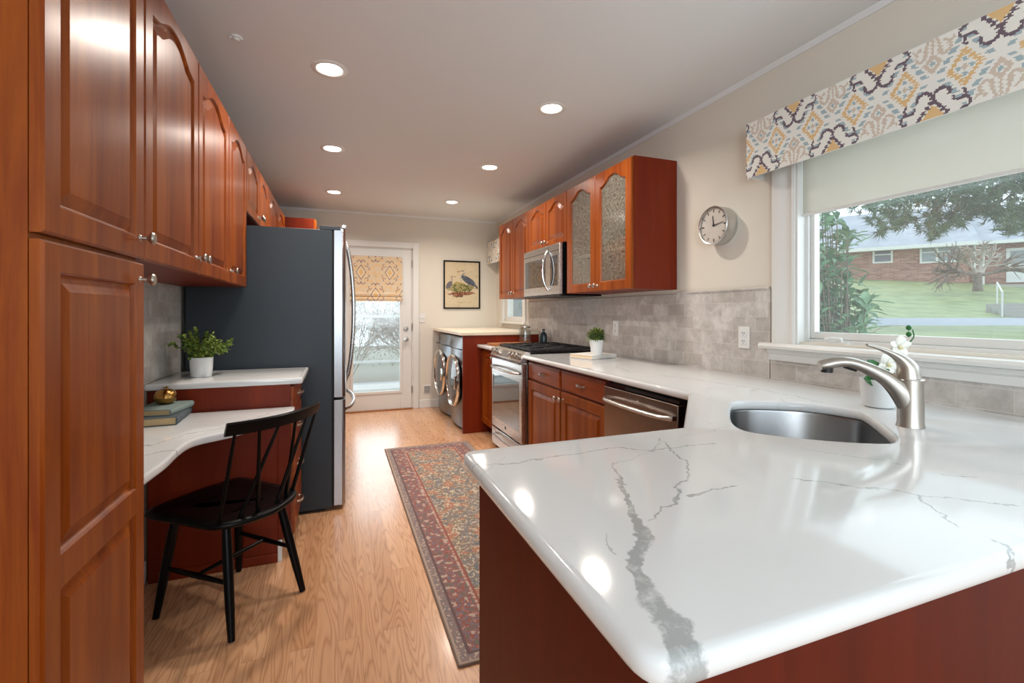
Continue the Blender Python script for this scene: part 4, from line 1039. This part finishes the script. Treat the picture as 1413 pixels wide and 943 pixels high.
# boxwood on the right counter
B0, B1 = onz(817, 496.5, .91), onz(851, 493.5, .91); e1 = Vector((B1[0]-B0[0], B1[1]-B0[1])).normalized(); ang = math.atan2(e1.y, e1.x)
bk = thing('book', 'white book lying flat on the right counter under the small boxwood', 'book', (B0[0], B0[1], .9105), ang)
bw, bd, bh = (Vector(B1)-Vector(B0)).length, .225, .026
MB().box(0, bw, 0, bd, 0, .003).box(0, bw, 0, bd, bh-.003, bh).box(0, bw, 0, .003, .003, bh-.003).build('cover', plain('white_book_cover', C(222, 220, 214), .5), bk, bevel=.001)
MB().box(.003, bw-.003, .003, bd-.004, .003, bh-.003).build('pages', plain('cream_pages', C(226, 204, 172), .8), bk, smooth=False)
def text(body, size, mat, parent, loc, rot, name='lettering', ext=.0003):
    cu = bpy.data.curves.new(name, 'FONT'); cu.body = body; cu.size = size; cu.extrude = ext; cu.align_x = 'CENTER'; cu.align_y = 'CENTER'
    t = bpy.data.objects.new(name, cu); COL.objects.link(t)
    me = bpy.data.meshes.new_from_object(t.evaluated_get(bpy.context.evaluated_depsgraph_get())); bpy.data.objects.remove(t)
    o = bpy.data.objects.new(name, me); me.materials.append(M[mat] if isinstance(mat, str) else mat); COL.objects.link(o); o.parent = parent; o.location = loc; o.rotation_euler = rot; return o
qx, qy = onz(823, 490, .936)
r = thing('potted_plant', 'small round boxwood in a white pot standing on the white book', 'plant', (qx, qy, .9368))
MB().lathe([(.036, 0), (.0375, .003), (.043, .05), (.0515, .103), (.0515, .108), (.048, .108), (.046, .098), (.001, .097)], 36).build('pot', 'white_gloss', r, ang=40)
m = MB()
for k in range(900):
    d = rv(); 
    if d.z < -.25: d.z = -d.z
    R_ = rnd.uniform(.035, .074)*(1 if d.z > 0 else .9); c = Vector((d.x*R_, d.y*R_, .118+d.z*R_*1.0)); leafquad(m, c, (d+rv()*.7).normalized(), rnd.uniform(.010, .017), .009, Vector((0, 0, 1)), .2)
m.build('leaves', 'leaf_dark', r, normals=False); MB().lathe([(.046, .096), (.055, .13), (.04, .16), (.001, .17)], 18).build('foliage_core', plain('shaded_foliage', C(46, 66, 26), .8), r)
# books on the desk
A = Vector(onz(243.5, 586.8, .765)); Bv = Vector(onz(267, 567, .765)); e1 = (Bv-A); L1 = e1.length; ang = math.atan2(e1.y, e1.x)
def old_book(label, A_, ang_, L_, D_, H_, z, cm):
    b = thing('book', label, 'book', (A_[0], A_[1], z), ang_)     # spine along local x, pages towards +y
    MB().box(0, L_, 0, D_, 0, .003).box(0, L_, 0, D_, H_-.003, H_).prism([(0, .003), (-.004, H_*.25), (-.005, H_*.5), (-.004, H_*.75), (0, H_-.003), (.003, H_-.003), (.003, .003)], 0, L_, axis='x').build('cover', cm, b, bevel=.0008)
    MB().box(.004, L_-.004, .003, D_-.004, .003, H_-.003).build('pages', 'paper', b, smooth=False); return b
D_ = min(.17, .16)
b1 = old_book('dark blue-grey book at the bottom of the pair on the desk', A, ang, L1, .17, .034, .7655, plain('dark_blue_cloth', C(84, 94, 100), .7, bumpy=.4))
A2 = Vector(onz(235, 574, .80)); B2 = Vector(onz(267, 560, .80)); e2 = B2-A2
b2 = old_book('faded teal book on top of the pair on the desk, under the brass apple', A2, math.atan2(e2.y, e2.x), min(.235, e2.length), .155, .026, .8005, plain('faded_teal_cloth', C(126, 142, 138), .75, bumpy=.4))
ax, ay = onz(228.5, 557.5, .827)
r = thing('brass_apple', 'brass apple shaped trinket box sitting on the stacked desk books', 'ornament', (ax, ay, .8268))
MB().lathe([(.014, 0), (.026, .002), (.037, .012), (.0435, .028), (.044, .030), (.0435, .032)], 32, cap1=False).build('base', 'brass', r)
MB().lathe([(.044, .033), (.042, .045), (.034, .059), (.020, .066), (.008, .062), (.001, .060)], 32, cap0=False).build('lid', 'brass', r)
m = MB(); m.tube([(0, 0, .060), (.001, 0, .07), (.004, .002, .079)], [.0028, .0024, .003], 8); leafquad(m, Vector((0, 0, .070)), Vector((.8, -.3, .45)), .024, .014, Vector((0, 0, 1)), .1); leafquad(m, Vector((0, 0, .070)), Vector((-.8, .2, .4)), .018, .011, Vector((0, 0, 1)), .1)
o = m.build('stem', 'brass', r, normals=False); o.modifiers.new('t', 'SOLIDIFY').thickness = .0012
# cutting board, jar and bottle beyond the range
r = thing('cutting_board', 'wooden cutting board lying on the small counter beyond the range', 'cutting board', (1.62, 4.36, .9105))
MB().prism(rounded([(-.22, -.10), (.22, -.10), (.22, .12), (-.22, .12)], .02), 0, .022).build('board', 'beech', r, bevel=.003)
r = thing('glass_jar', 'clear glass jar with a wire lid standing on the cutting board', 'jar', (1.775, 4.38, .9328))
MB().lathe([(.001, .002), (.058, 0), (.062, .006), (.062, .125), (.055, .145), (.052, .155), (.049, .155), (.052, .143), (.059, .123), (.059, .008), (.001, .006)], 28, cap0=False, cap1=False).build('jar', 'jar_glass', r)
MB().lathe([(.055, .156), (.056, .160), (.056, .168), (.045, .176), (.001, .178)], 28).build('lid', 'jar_glass', r)
m = MB(); m.lathe([(.0565, .150), (.058, .152), (.058, .160), (.0565, .162)], 24, cap0=False, cap1=False); m.tube([(-.058, 0, .155), (-.066, 0, .14), (-.062, 0, .12)], .0018, 6); m.build('wire_clasp', 'nickel', r)
r = thing('dark_bottle', 'squat dark teal bottle in the corner behind the glass jar', 'bottle', (1.955, 4.32, .9105))
MB().lathe([(.03, 0), (.036, .004), (.037, .09), (.03, .115), (.014, .128), (.013, .150), (.016, .152), (.016, .160), (.001, .160)], 24).build('body', plain('dark_teal_glass', C(36, 58, 66), .12), r)
# orchid
ox, oy = onz(1213, 562, .91)
r = thing('potted_orchid', 'small white orchid in a white pot behind the faucet', 'plant', (ox, oy, .9105))
MB().lathe([(.036, 0), (.044, .004), (.053, .04), (.056, .085), (.055, .098), (.051, .098), (.051, .088), (.001, .086)], 36).build('pot', 'white_gloss', r, ang=40)
MB().lathe([(.051, .085), (.001, .090)], 20, cap0=False).build('moss', 'leaf_dark', r)
m = MB(); right_ = Vector((ct_, -st_, 0)); fwd = Vector((st_, ct_, 0))
for d, L in ((Vector((-.42, -.1, .9)), .115), (Vector((.35, .1, .7)), .09), (Vector((-.75, -.3, .35)), .085), (Vector((-.1, -.4, .6)), .08)):
    leafquad(m, Vector((0, 0, .09)), right_*d.x+fwd*d.y+Vector((0, 0, d.z)), L, .055, Vector((0, -1, .2)), .25)
o = m.build('leaf', 'orchid_green', r, normals=False); o.modifiers.new('t', 'SOLIDIFY').thickness = .002
base = Vector((ox, oy, .9105)); OP = lambda u, v: ond(u, v, ray_d)-base
ray_d = ox*st_+oy*ct_
stem = catmull([tuple(OP(u, v)) for u, v in ((1222, 540), (1226, 522), (1232, 505), (1243, 488), (1256, 472), (1261, 464), (1259, 455))], 4, False)
m = MB(); m.tube(stem, .0022, 7); st2 = catmull([tuple(OP(u, v)) for u, v in ((1228, 505), (1222, 512), (1226, 500))], 3, False); m.build('stem', 'orchid_green', r)
m = MB(); m.tube([tuple(OP(u, v)) for u, v in ((1204, 459), (1214, 453), (1228, 450), (1246, 449))], [.0012]*4, 6); m.build('plant_wire', 'nickel', r)
for u, v in ((1254, 453), (1254, 462)):
    c = OP(u, v); MB().lathe([(.001, -.009), (.007, -.004), (.009, .002), (.006, .008), (.001, .011)], 14, o=tuple(c)).build('bud', 'orchid_green', r)
def orchid_flower(c, sc, tw):
    m = MB()
    for k in range(5):
        a = tw+k*2*PI/5; d = right_*math.cos(a)+Vector((0, 0, 1))*math.sin(a)-fwd*.25
        wd = sc*(.95 if k % 2 else .62)
        leafquad(m, c, d, sc, wd, -fwd+Vector((0, 0, .01)), .0, .1)
    o = m.build('flower', 'petal', r, normals=False); o.modifiers.new('t', 'SOLIDIFY').thickness = .0008
    l = MB(); l.tube([c-fwd*.004, c-fwd*.014-Vector((0, 0, .008))], [.004, .006], 8); l.build('flower_lip', plain('orchid_lip', C(236, 226, 176), .5), o)
orchid_flower(OP(1240, 478), .040, .3); orchid_flower(OP(1224, 502), .042, .9); orchid_flower(OP(1233, 491)+fwd*.012, .038, 0); 

# wall clock
r = thing('wall_clock', 'round aluminium wall clock with a white dial on the wall left of the window', 'clock', (XR, 2.05, 1.725), R90)
MB().lathe([(.103, 0), (.106, -.006), (.106, -.028), (.103, -.036), (.103, -.062), (.106, -.066), (.108, -.078), (.104, -.082), (.099, -.080), (.097, -.070)], 48, 'y', cap1=False).build('case', 'aluminium', r)
for k in range(6): pass
MB().lathe([(.098, -.068), (.001, -.0685)], 48, 'y', cap0=False).build('dial', plain('clock_dial', C(222, 216, 206), .5), r)
m = MB()
for k in range(12):
    a = k*PI/6; s, c = math.sin(a), math.cos(a); L0, L1_ = .074, .090
    m.tube([(s*L0, -.0695, c*L0), (s*L1_, -.0695, c*L1_)], [.0024 if k % 3 else .0032]*2, 4)
m.build('hour_marks', 'black_plastic', r)
m = MB(); a = math.radians(-6); m.tube([(0, -.071, 0), (math.sin(a)*.055, -.071, math.cos(a)*.055)], [.0035, .0018], 6); m.build('hour_hand', 'black_plastic', r)
m = MB(); a = math.radians(82); m.tube([(0, -.0725, 0), (math.sin(a)*.075, -.0725, math.cos(a)*.075)], [.003, .0014], 6); m.lathe([(.006, -.070), (.005, -.075), (.001, -.0755)], 12, 'y'); m.build('minute_hand', 'black_plastic', r)
MB().lathe([(.098, -.077), (.001, -.079)], 48, 'y', cap0=False).build('crystal', glass_mat('clock_crystal', (.97, .97, .97, 1), .07), r)

# electrical plates, vent
def outlet(label, y, z, sw=False):
    r = thing('outlet', label, 'outlet', (XR-.009, y, z), R90)
    MB().box(-.036, .036, -.006, 0, -.058, .058).build('plate', 'trim', r, bevel=.002)
    for s in (-1, 1):
        q = MB().box(-.017, .017, -.0085, -.006, s*.021-.016, s*.021+.016).build('socket', 'white_gloss', r, bevel=.003)
        MB().box(-.008, -.005, -.009, -.0084, s*.021-.003, s*.021+.008).box(.005, .008, -.009, -.0084, s*.021-.003, s*.021+.008).box(-.002, .002, -.009, -.0084, s*.021-.011, s*.021-.007).build('slots', 'black_plastic', q, smooth=False)
outlet('white outlet on the grey tile left of the large window', 1.895, 1.105); outlet('white outlet on the grey tile behind the small boxwood', 3.12, 1.115)
r = thing('light_switch', 'cream light switch on the far wall between door and heron picture', 'light switch', (1.02, YF, 1.165))
MB().box(-.04, .04, -.006, 0, -.06, .06).build('plate', 'trim', r, bevel=.002)
for s in (-.018, .018): MB().box(s-.005, s+.005, -.016, -.006, -.008, .012).build('toggle', 'trim', r, bevel=.002)
r = thing('wall_vent', 'small grey vent grille low on the far wall beside the washer', 'vent', (1.085, YF, .235))
MB().box(-.05, .05, -.006, 0, -.055, .055).build('frame', 'trim', r, bevel=.002)
m = MB()
for k in range(6): m.box(-.038, .038, -.010, -.006, -.042+k*.0155, -.034+k*.0155)
m.build('louver', plain('grey_louver', C(140, 138, 134), .5), r, smooth=False)

# heron picture
FX0, FX1, FZ0, FZ1 = 1.30, 1.80, 1.285, 1.925
r = thing('framed_picture', 'black framed print of two grey herons on the far wall', 'picture', ((FX0+FX1)/2, YF, FZ0)); hw = (FX1-FX0)/2; H = FZ1-FZ0
MB().box(-hw, -hw+.018, -.022, 0, 0, H).box(hw-.018, hw, -.022, 0, 0, H).box(-hw+.018, hw-.018, -.022, 0, 0, .018).box(-hw+.018, hw-.018, -.022, 0, H-.018, H).build('frame', 'black_paint', r, bevel=.002)
def ell(x, y, cx_, cy_, a, b, th=0):
    c, s = math.cos(th), math.sin(th); X_, Y_ = (x-cx_)*c+(y-cy_)*s, -(x-cx_)*s+(y-cy_)*c; return (X_/a)**2+(Y_/b)**2
def seg(x, y, pts, wd):
    best = 9
    for (x0, y0), (x1, y1) in zip(pts, pts[1:]):
        dx, dy = x1-x0, y1-y0; t = max(0, min(1, ((x-x0)*dx+(y-y0)*dy)/(dx*dx+dy*dy))); best = min(best, math.hypot(x-x0-dx*t, y-y0-dy*t))
    return best < wd
def heron(u, v):
    x, y = u/.464, v/.604
    n = vn(x*30, y*30, 9); n2 = vn(x*9, y*12, 4)
    BG = C(232, 214, 178) if n2 < .3 else C(226, 204, 164); SLT = C(82, 92, 108); WHT = C(216, 206, 184); BLK = C(46, 42, 40)
    if ell(x, y, .70, .595, .235, .072, -.42) < 1: return SLT if n < .15 else C(112, 120, 130)
    if seg(x, y, [(.80, .53), (.92, .475), (.955, .44)], .022): return C(66, 70, 82)
    if seg(x, y, [(.47, .60), (.445, .655), (.47, .705), (.545, .735), (.575, .775), (.54, .805)], .020): return WHT if n < .1 else C(140, 136, 128)
    if ell(x, y, .525, .805, .045, .020) < 1: return BLK if y > .808 else WHT
    if seg(x, y, [(.50, .803), (.35, .790)], .006): return C(150, 120, 70)
    for lx in (.66, .73): 
        if seg(x, y, [(lx, .54), (lx+.03, .44), (lx, .33)], .007): return C(96, 86, 70)
    if ell(x, y, .13, .50, .11, .060, .62) < 1: return C(118, 112, 116)
    if seg(x, y, [(.20, .56), (.215, .62), (.195, .675), (.235, .685)], .012): return C(160, 150, 138)
    if seg(x, y, [(.235, .685), (.33, .672)], .005): return C(120, 96, 60)
    if ell(x, y, .45, .43, .42, .085) < 1+n*.5:
        return C(112, 118, 66) if n2+n*.6 > .05 else (C(160, 152, 96) if n > 0 else C(184, 168, 118))
    if ell(x, y, .40, .50, .16, .07) < 1+n*.6: return C(190, 172, 110)
    if ell(x, y, .48, .31, .40, .042, .03) < 1+n*.7: return C(132, 84, 60) if n < .1 else C(186, 128, 96)
    if ell(x, y, .40, .255, .16, .03) < 1+n: return C(120, 90, 70)
    if abs(y-.118) < .005 and .36 < x < .60 and (int(x*90) % 3): return C(170, 150, 120)
    if abs(y-.10) < .003 and .42 < x < .54: return C(186, 166, 136)
    return BG
m = MB(); m.paint((-hw+.016, -.010, .016), (2*hw-.032, 0, 0), (0, 0, H-.032), 150, 195, heron); m.build('print', 'print', r, smooth=False)
MB().box(-hw+.016, hw-.016, -.008, -.002, .016, H-.016).build('backing', 'paper', r, smooth=False)
MB().box(-hw+.017, hw-.017, -.0145, -.0125, .017, H-.017).build('glazing', glass_mat('picture_glass', (.97, .97, .97, 1), .03), r, smooth=False)

# =================================================================== OUTDOORS THROUGH THE BIG WINDOW
R2 = Vector((ct_, -st_)); D2 = Vector((st_, ct_))
def XYd(x, d): p = R2*x+D2*d; return (p.x, p.y)
def gz(v, d): return CAM_H-(v-HOR)*d/FPX
prof_g = [(2.6, -.15, 0), (4.2, .35, 0), (6.0, gz(465, 6.0), 0), (8.5, gz(456, 8.5), 0), (11.5, gz(449.5, 11.5), 0), (11.55, gz(449.8, 11.55), 1), (14.2, gz(440.5, 14.2), 1), (14.25, gz(439.2, 14.25), 2), (14.45, gz(439, 14.45), 2), (14.5, gz(438.6, 14.5), 0), (18, gz(421, 18), 0), (22, gz(403, 22), 0), (25, gz(391, 25), 0), (27.5, gz(386, 27.5), 0), (34, gz(384, 34), 0)]
def strip(name, kind):
    m = MB()
    for (d0, z0, k0), (d1, z1, k1) in zip(prof_g, prof_g[1:]):
        if k0 != kind or (k0 != k1 and kind != k0): continue
        n = 14; rows = []
        for d, z in ((d0, z0), (d1, z1)):
            xs = max((2.35-d*st_)/ct_, d*.25); rows.append([m.vt((*XYd(xs+(d*1.9+8-xs)*i/n, d), z)) for i in range(n+1)])
        for i in range(n): m.f((rows[0][i], rows[0][i+1], rows[1][i+1], rows[1][i]))
    return m.build(name, {0: 'grass', 1: 'asphalt', 2: 'concrete'}[kind], merge=True)
# lawns, road and kerb are ground: structure of the setting
for nm, k in (('lawn', 0), ('road', 1), ('kerb', 2)): struct(strip(nm, k))
# mulch bed round the bare tree
cx_, cy_ = ond(1350, 393, 21.5).x, ond(1350, 393, 21.5).y
m = MB(); zt = lambda d: gz(421+(403-421)*(d-18)/4, d) if d < 22 else gz(403-12*(d-22)/3, d)
# brick house
A = ond(1165, 398, 28.2); B = ond(1338, 387, 25.0); Cc = ond(1470, 389, 24.6)
ax_ = (B-A); ax_.z = 0; LA = ax_.length; ax_.normalize(); angH = math.atan2(ax_.y, ax_.x)
zb = B.z-.25; ze = CAM_H+(HOR-333)*25.0/FPX
def along(u, d0=None):                  # metre position along the front wall where pixel column u meets it
    n_ = (-ax_.y, ax_.x); p = onplane(u, 400, (A.x, A.y), n_); return (Vector((p.x-A.x, p.y-A.y)).dot(Vector((ax_.x, ax_.y))))
h = thing('brick_house', 'low red brick house with grey roof across the street beyond the large window', 'house', (A.x, A.y, zb), angH)
HT = ze-zb; L1h = along(1337); L2h = L1h+7.5
m = MB(); m.box(-3, L1h, 0, 8, -.6, HT); m.build('wall', 'brick', h, smooth=False)
m = MB(); m.box(L1h, L2h, .55, 8, -.6, HT); m.build('wall', 'brick', h, smooth=False)
m = MB(); m.prism([(-.65, HT-.08), (4.2, HT+2.7), (9, HT-.08), (9, HT-.2), (-.65, HT-.2)], -3.4, L1h+.35, axis='x'); m.build('roof', 'shingle', h, smooth=False)
m = MB(); m.prism([(-.25, HT-.10), (4.2, HT+2.45), (9, HT-.10), (9, HT-.2), (-.25, HT-.2)], L1h+.35, L2h+.4, axis='x'); m.build('roof', 'shingle', h, smooth=False)
MB().box(-3.4, L1h+.37, -.68, -.60, HT-.27, HT-.07).box(-3.4, L1h+.3, -.62, 0, HT-.25, HT-.21).build('eave_trim', 'trim', h, smooth=False)
MB().box(L1h+.37, L2h+.4, -.28, -.22, HT-.24, HT-.08).build('eave_trim', 'trim', h, smooth=False)
def hwin(u0, u1, v0, v1, split, dark):
    x0, x1 = along(u0), along(u1); dd = ray_depth(x0); z1 = CAM_H+(HOR-v0)*dd/FPX-zb; z0 = CAM_H+(HOR-v1)*dd/FPX-zb; b = .09
    f_ = MB().box(x0, x0+b, -.05, .05, z0, z1).box(x1-b, x1, -.05, .05, z0, z1).box(x0+b, x1-b, -.05, .05, z0, z0+b).box(x0+b, x1-b, -.05, .05, z1-b, z1)
    if split == 'h': f_.box(x0+b, x1-b, -.04, .05, (z0+z1)/2-.03, (z0+z1)/2+.03)
    else:
        xm = x0+(x1-x0)*.42; f_.box(xm-.05, xm+.05, -.04, .05, z0+b, z1-b).box(x0+b, x1-b, -.03, .05, z0+(z1-z0)*.55, z0+(z1-z0)*.6)
    w_ = f_.build('window', 'trim', h, smooth=False); MB().box(x0+b, x1-b, -.015, .0, z0+b, z1-b).build('pane', dark, w_, smooth=False)
def ray_depth(x): p = Vector((A.x, A.y))+Vector((ax_.x, ax_.y))*x; return p.dot(D2)
pane = plain('reflecting_window', C(150, 160, 166), .2)
hwin(1204, 1232, 341, 364, 'h', 'dark_glass'); hwin(1269, 1327, 338, 364, 'v', pane)
xd = along(1392)
MB().box(xd, xd+1.5, .48, .58, HT-2.25, HT-.45).box(xd+1.8, xd+2.9, .48, .58, HT-2.25, HT-.35).build('front_door', 'trim', h, smooth=False)
MB().box(xd+.15, xd+1.35, .45, .5, HT-1.3, HT-.6).build('door_glass', pane, h, smooth=False)
xp = along(1343)
m = MB().box(xp, xp+.07, -.2, -.13, -.3, HT-.2).box(xp+.33, xp+.40, -.2, -.13, -.3, HT-.2)
for k in range(9): m.box(xp+.07, xp+.33, -.18, -.15, .0+k*.26, .04+k*.26)
m.build('porch_post', 'trim', h, smooth=False)
MB().box(L1h, L2h, -.6, .55, -.6, -.05).build('porch_floor', 'concrete', h, smooth=False)
# garden steps with handrail
sx = ond(1392, 437, 14.6); r = thing('garden_steps', 'grey stone steps climbing the lawn across the road', 'steps', (sx.x, sx.y, gz(438.5, 14.6)), math.atan2(sx.y, sx.x)-PI/2)
for k in range(4): MB().box(-.08-k*.15, 2.6, k*.36, k*.36+.36 if k < 3 else 2.0, k*.115-.25, (k+1)*.115).build('step', 'concrete', r, bevel=.01)
hb = ond(1383, 435, 14.4); r2 = thing('handrail', 'white metal handrail beside the garden steps across the road', 'railing', tuple(hb))
m = MB(); hp = [tuple(ond(u, v, dd)-hb) for u, v, dd in ((1383, 437, 14.4), (1383, 403, 14.4), (1376, 390, 16.2), (1376, 424, 16.2))]
m.tube(hp, .024, 8); m.build('rail', 'trim', r2)
# ornamental bare tree
def branch(m, p, d, L, rad, lvl, spread, rg, drop=0):
    q = p; pts = [tuple(p)]; dd = d.normalized(); n = 4
    for i in range(n):
        dd = (dd+Vector((rg.uniform(-1, 1), rg.uniform(-1, 1), rg.uniform(-1, 1)))*.28+Vector((0, 0, -drop))).normalized(); q = q+dd*(L/n); pts.append(tuple(q))
        if lvl > 0 and i >= 1:
            for _ in range(2 if lvl > 1 else 3):
                e = (dd+Vector((rg.uniform(-1, 1), rg.uniform(-1, 1), rg.uniform(-.5, .7)))*spread).normalized(); branch(m, q, e, L*.62, rad*.55, lvl-1, spread, rg, drop)
    m.tube(pts, [rad*(1-.14*i) for i in range(n+1)], 6 if lvl > 1 else 4, caps=False)
tb = ond(1349, 393, 21.0); r = thing('bare_tree', 'low spreading leafless tree on the lawn before the brick house', 'tree', tuple(tb))
rg = random.Random(3)
m = MB(); m.tube([(0, 0, -.3), (0, 0, .15), (.03, 0, .55)], [.19, .14, .11], 10)
m.build('trunk', 'bark', r)
for dx, dz, L in ((-1, .42, 2.3), (1, .55, 2.1), (-.6, .9, 1.4), (.5, 1, 1.5), (-.9, .15, 2.0), (1, .2, 2.4)):
    m = MB(); e = R2*dx; branch(m, Vector((0, 0, .45)), Vector((e.x, e.y, dz)), L*.62, .085, 2, .8, rg, .02); m.build('branch', 'twig' if dz > .5 else 'bark', r)
# tree tops: pine hanging over the view
pc = ond(1560, 300, 9.5); r = thing('pine_tree', 'dark evergreen pine whose boughs hang across the top of the large window view', 'tree', (pc.x, pc.y, gz(452, 9.5)))
m = MB(); m.tube([(0, 0, -.3), (.05, 0, 2.5), (0, .1, 5.5)], [.26, .2, .12], 10); m.build('trunk', 'bark', r)
m = MB(); bz = MB(); o_ = Vector((pc.x, pc.y, gz(452, 9.5)))
low = [(1150, 268), (1180, 280), (1200, 292), (1215, 305), (1235, 312), (1255, 300), (1275, 312), (1290, 318), (1305, 306), (1325, 300), (1345, 296), (1365, 303), (1385, 308), (1413, 312), (1450, 315)]
def lowv(u):
    for (a, b), (c_, d_) in zip(low, low[1:]):
        if a <= u <= c_: return b+(d_-b)*(u-a)/(c_-a)
    return 300
for k in range(26):
    u = rnd.uniform(1150, 1470); v = lowv(max(1150, min(1449, u)))-rnd.uniform(12, 60); c = ond(u, v, rnd.uniform(8.2, 10.5))-o_
    st_pt = Vector((0, 0, rnd.uniform(3.2, 4.6))); mid = st_pt.lerp(c, .55)+Vector((0, 0, .5)); bz.tube([st_pt, mid, c], [.05, .03, .012], 6)
for k in range(5600):
    u = rnd.uniform(1135, 1500) ; lv = lowv(max(1150, min(1449, u)))
    if u < 1150: lv = 262
    t = rnd.random()
    ph = mnoise.noise(Vector((u*.045, 3.1, 0)))*16; v = lv-8+ph-(rnd.random()**.85)*105 if t < .80 else lv-14+ph+rnd.uniform(0, 26)
    if mnoise.noise(Vector((u*.035, v*.05, 5))) > .22 and rnd.random() < .85: continue
    c = ond(u, v, rnd.uniform(8.0, 10.6))-o_
    nb = 8; ax0 = rv()
    for q in range(nb):
        d = (ax0+rv()*.9).normalized(); L = rnd.uniform(.10, .2); s = d.cross(rv()).normalized()*.012
        a, b, e = m.vt(c-s), m.vt(c+s), m.vt(c+d*L); m.f((a, b, e))
bz.build('bough', 'bark', r); m.build('needles', 'needle', r, smooth=False, normals=False)
# evergreen shrub outside the left jamb
sb = ond(1160, 470, 3.25); r = thing('evergreen_shrub', 'tall green broad-leaved shrub just outside the large window at its left', 'shrub', (sb.x, sb.y, .05))
o_ = Vector((sb.x, sb.y, .05)); m = MB(); bz = MB(); rg = random.Random(11)
outl = [(462, 1122, 1215), (440, 1120, 1225), (425, 1120, 1215), (400, 1120, 1205), (370, 1120, 1190), (345, 1122, 1185), (320, 1122, 1185), (300, 1120, 1165), (285, 1118, 1155)]
for k in range(78):
    i = rg.uniform(0, len(outl)-1.001); j = int(i); f_ = i-j; v = outl[j][0]*(1-f_)+outl[j+1][0]*f_; u0 = outl[j][1]; u1 = outl[j][2]*(1-f_)+outl[j+1][2]*f_
    u = rg.uniform(u0-25, u1-12); dep = rg.uniform(3.0, 3.8); tip = ond(u, v, dep)-o_
    st0 = Vector((rg.uniform(-.1, .1), rg.uniform(-.1, .1), .0)); mid = st0.lerp(tip, .6)-Vector((0, 0, .05)); bz.tube([st0, mid, tip], [.010, .007, .003], 5)
    for q in range(13):
        t = rg.uniform(.62, 1.0) if q > 4 else 1; c = mid.lerp(tip, (t-.6)/.4); d = ((tip-mid).normalized()*.5+Vector((rg.uniform(-1, 1), rg.uniform(-1, 1), rg.uniform(-.55, .5)))).normalized()
        leafquad(m, c, d, rg.uniform(.10, .17), rg.uniform(.036, .052), Vector((0, 0, 1)), .35)
for u, v, du, dv in ((1195, 415, 40, 2), (1190, 455, 46, -8), (1175, 340, 35, -18), (1185, 395, 12, -18), (1150, 290, 12, -14)):
    c = ond(u, v, 3.3)-o_; e = ond(u+du, v+dv, 3.3)-o_; leafquad(m, c, e-c, (e-c).length, .045, Vector((0, 0, 1)), .05)
bz.build('stem', 'bark', r); m.build('leaves', 'leaf_rhodo', r, normals=False)

# =================================================================== OUTDOORS THROUGH THE BACK DOOR AND SMALL WINDOW
struct(MB().box(-3.5, 5.5, YF+.13, 9.4, -.22, -.12).build('deck', plain('pale_deck_boards', C(196, 200, 204), .7), smooth=False))
struct(MB().box(-9, 8, 9.4, 22, -.6, -.3).build('back_yard', plain('pale_yard', C(176, 176, 164), .9), smooth=False))
r = thing('deck_railing', 'white deck railing outside the glass back door', 'railing', (.4, 8.6, -.12))
MB().box(-2.4, 2.4, -.03, .03, 1.26, 1.31).build('top_rail', 'trim', r, bevel=.004); MB().box(-2.4, 2.4, -.02, .02, .46, .50).build('bottom_rail', 'trim', r, bevel=.003)
for x in (-2.3, -.95, 1.25, 2.3): MB().box(x-.045, x+.045, -.045, .045, 0, 1.33).build('post', 'trim', r, bevel=.004)
r = thing('deck_ledge', 'low white ledge on the deck outside the glass back door', 'ledge', (.45, 7.2, -.12)); MB().box(-1.2, 1.2, 0, .5, 0, .22).build('block', 'trim', r, bevel=.01)
rg = random.Random(5)
for i, (x, y, hh) in enumerate(((-1.6, 11.0, .9), (.1, 10.9, .95), (1.8, 11.0, .9), (3.4, 11.1, .9))):
    lb = ['leafless twiggy bush far left beyond the deck railing', 'leafless twiggy bush in the middle of the door glass beyond the railing', 'leafless twiggy bush right of the middle one beyond the railing', 'leafless twiggy bush farthest right beyond the deck railing'][i]
    r = thing('bare_bush', lb, 'shrub', (x, y, -.3), 0, 'leafless bushes beyond the deck'); m = MB()
    for k in range(26):
        a = rg.uniform(0, 2*PI); branch(m, Vector((.15*math.cos(a), .15*math.sin(a), 0)), Vector((.3*math.cos(a), .3*math.sin(a), 1)), hh*1.25, .009, 2, .7, rg)
    m.build('twigs', 'twig', r)
r = thing('garden_hedge', 'low grey-green hedge behind the leafless bushes, through the back door glass', 'hedge', (.2, 14.2, -.35)); m = MB()
for k in range(11000):
    d = rv(rg); c = Vector((rg.uniform(-4.5, 4.5), rg.uniform(-.6, .6), rg.uniform(0, 3.4))); leafquad(m, c, d, .07, .022, Vector((0, 0, 1)))
m.build('foliage', leafy('winter_hedge', C(120, 130, 104), C(166, 168, 146), 3), r, normals=False)
r = thing('neighbour_house', 'neighbouring house wall with grey siding seen through the small window', 'house', (4.6, 4.4, -.4)); m = MB()
for k in range(34): m.prism([(0, k*.11), (-.02, k*.11), (-.004, (k+1)*.11), (0, (k+1)*.11)], 0, 14, axis='y') if False else m.loops([[(x_, y_, z_) for x_, z_ in ((.1, k*.11), (-.022, k*.11), (-.004, (k+1)*.11), (.1, (k+1)*.11))] for y_ in (0, 15)])
m.build('siding', plain('grey_green_siding', C(128, 142, 146), .7), r, smooth=False)
r = thing('window_shutter', 'blue louvred shutter seen through the small window beneath the far cabinet', 'shutter', (4.54, 8.9, .2)); m = MB().box(-.02, .02, 0, .06, 0, 1.6).box(-.02, .02, .44, .5, 0, 1.6)
for k in range(26): m.box(-.012, .012, .06, .44, .02+k*.06, .055+k*.06)
m.build('louvers', plain('blue_shutter_paint', C(86, 124, 146), .6), r, smooth=False)
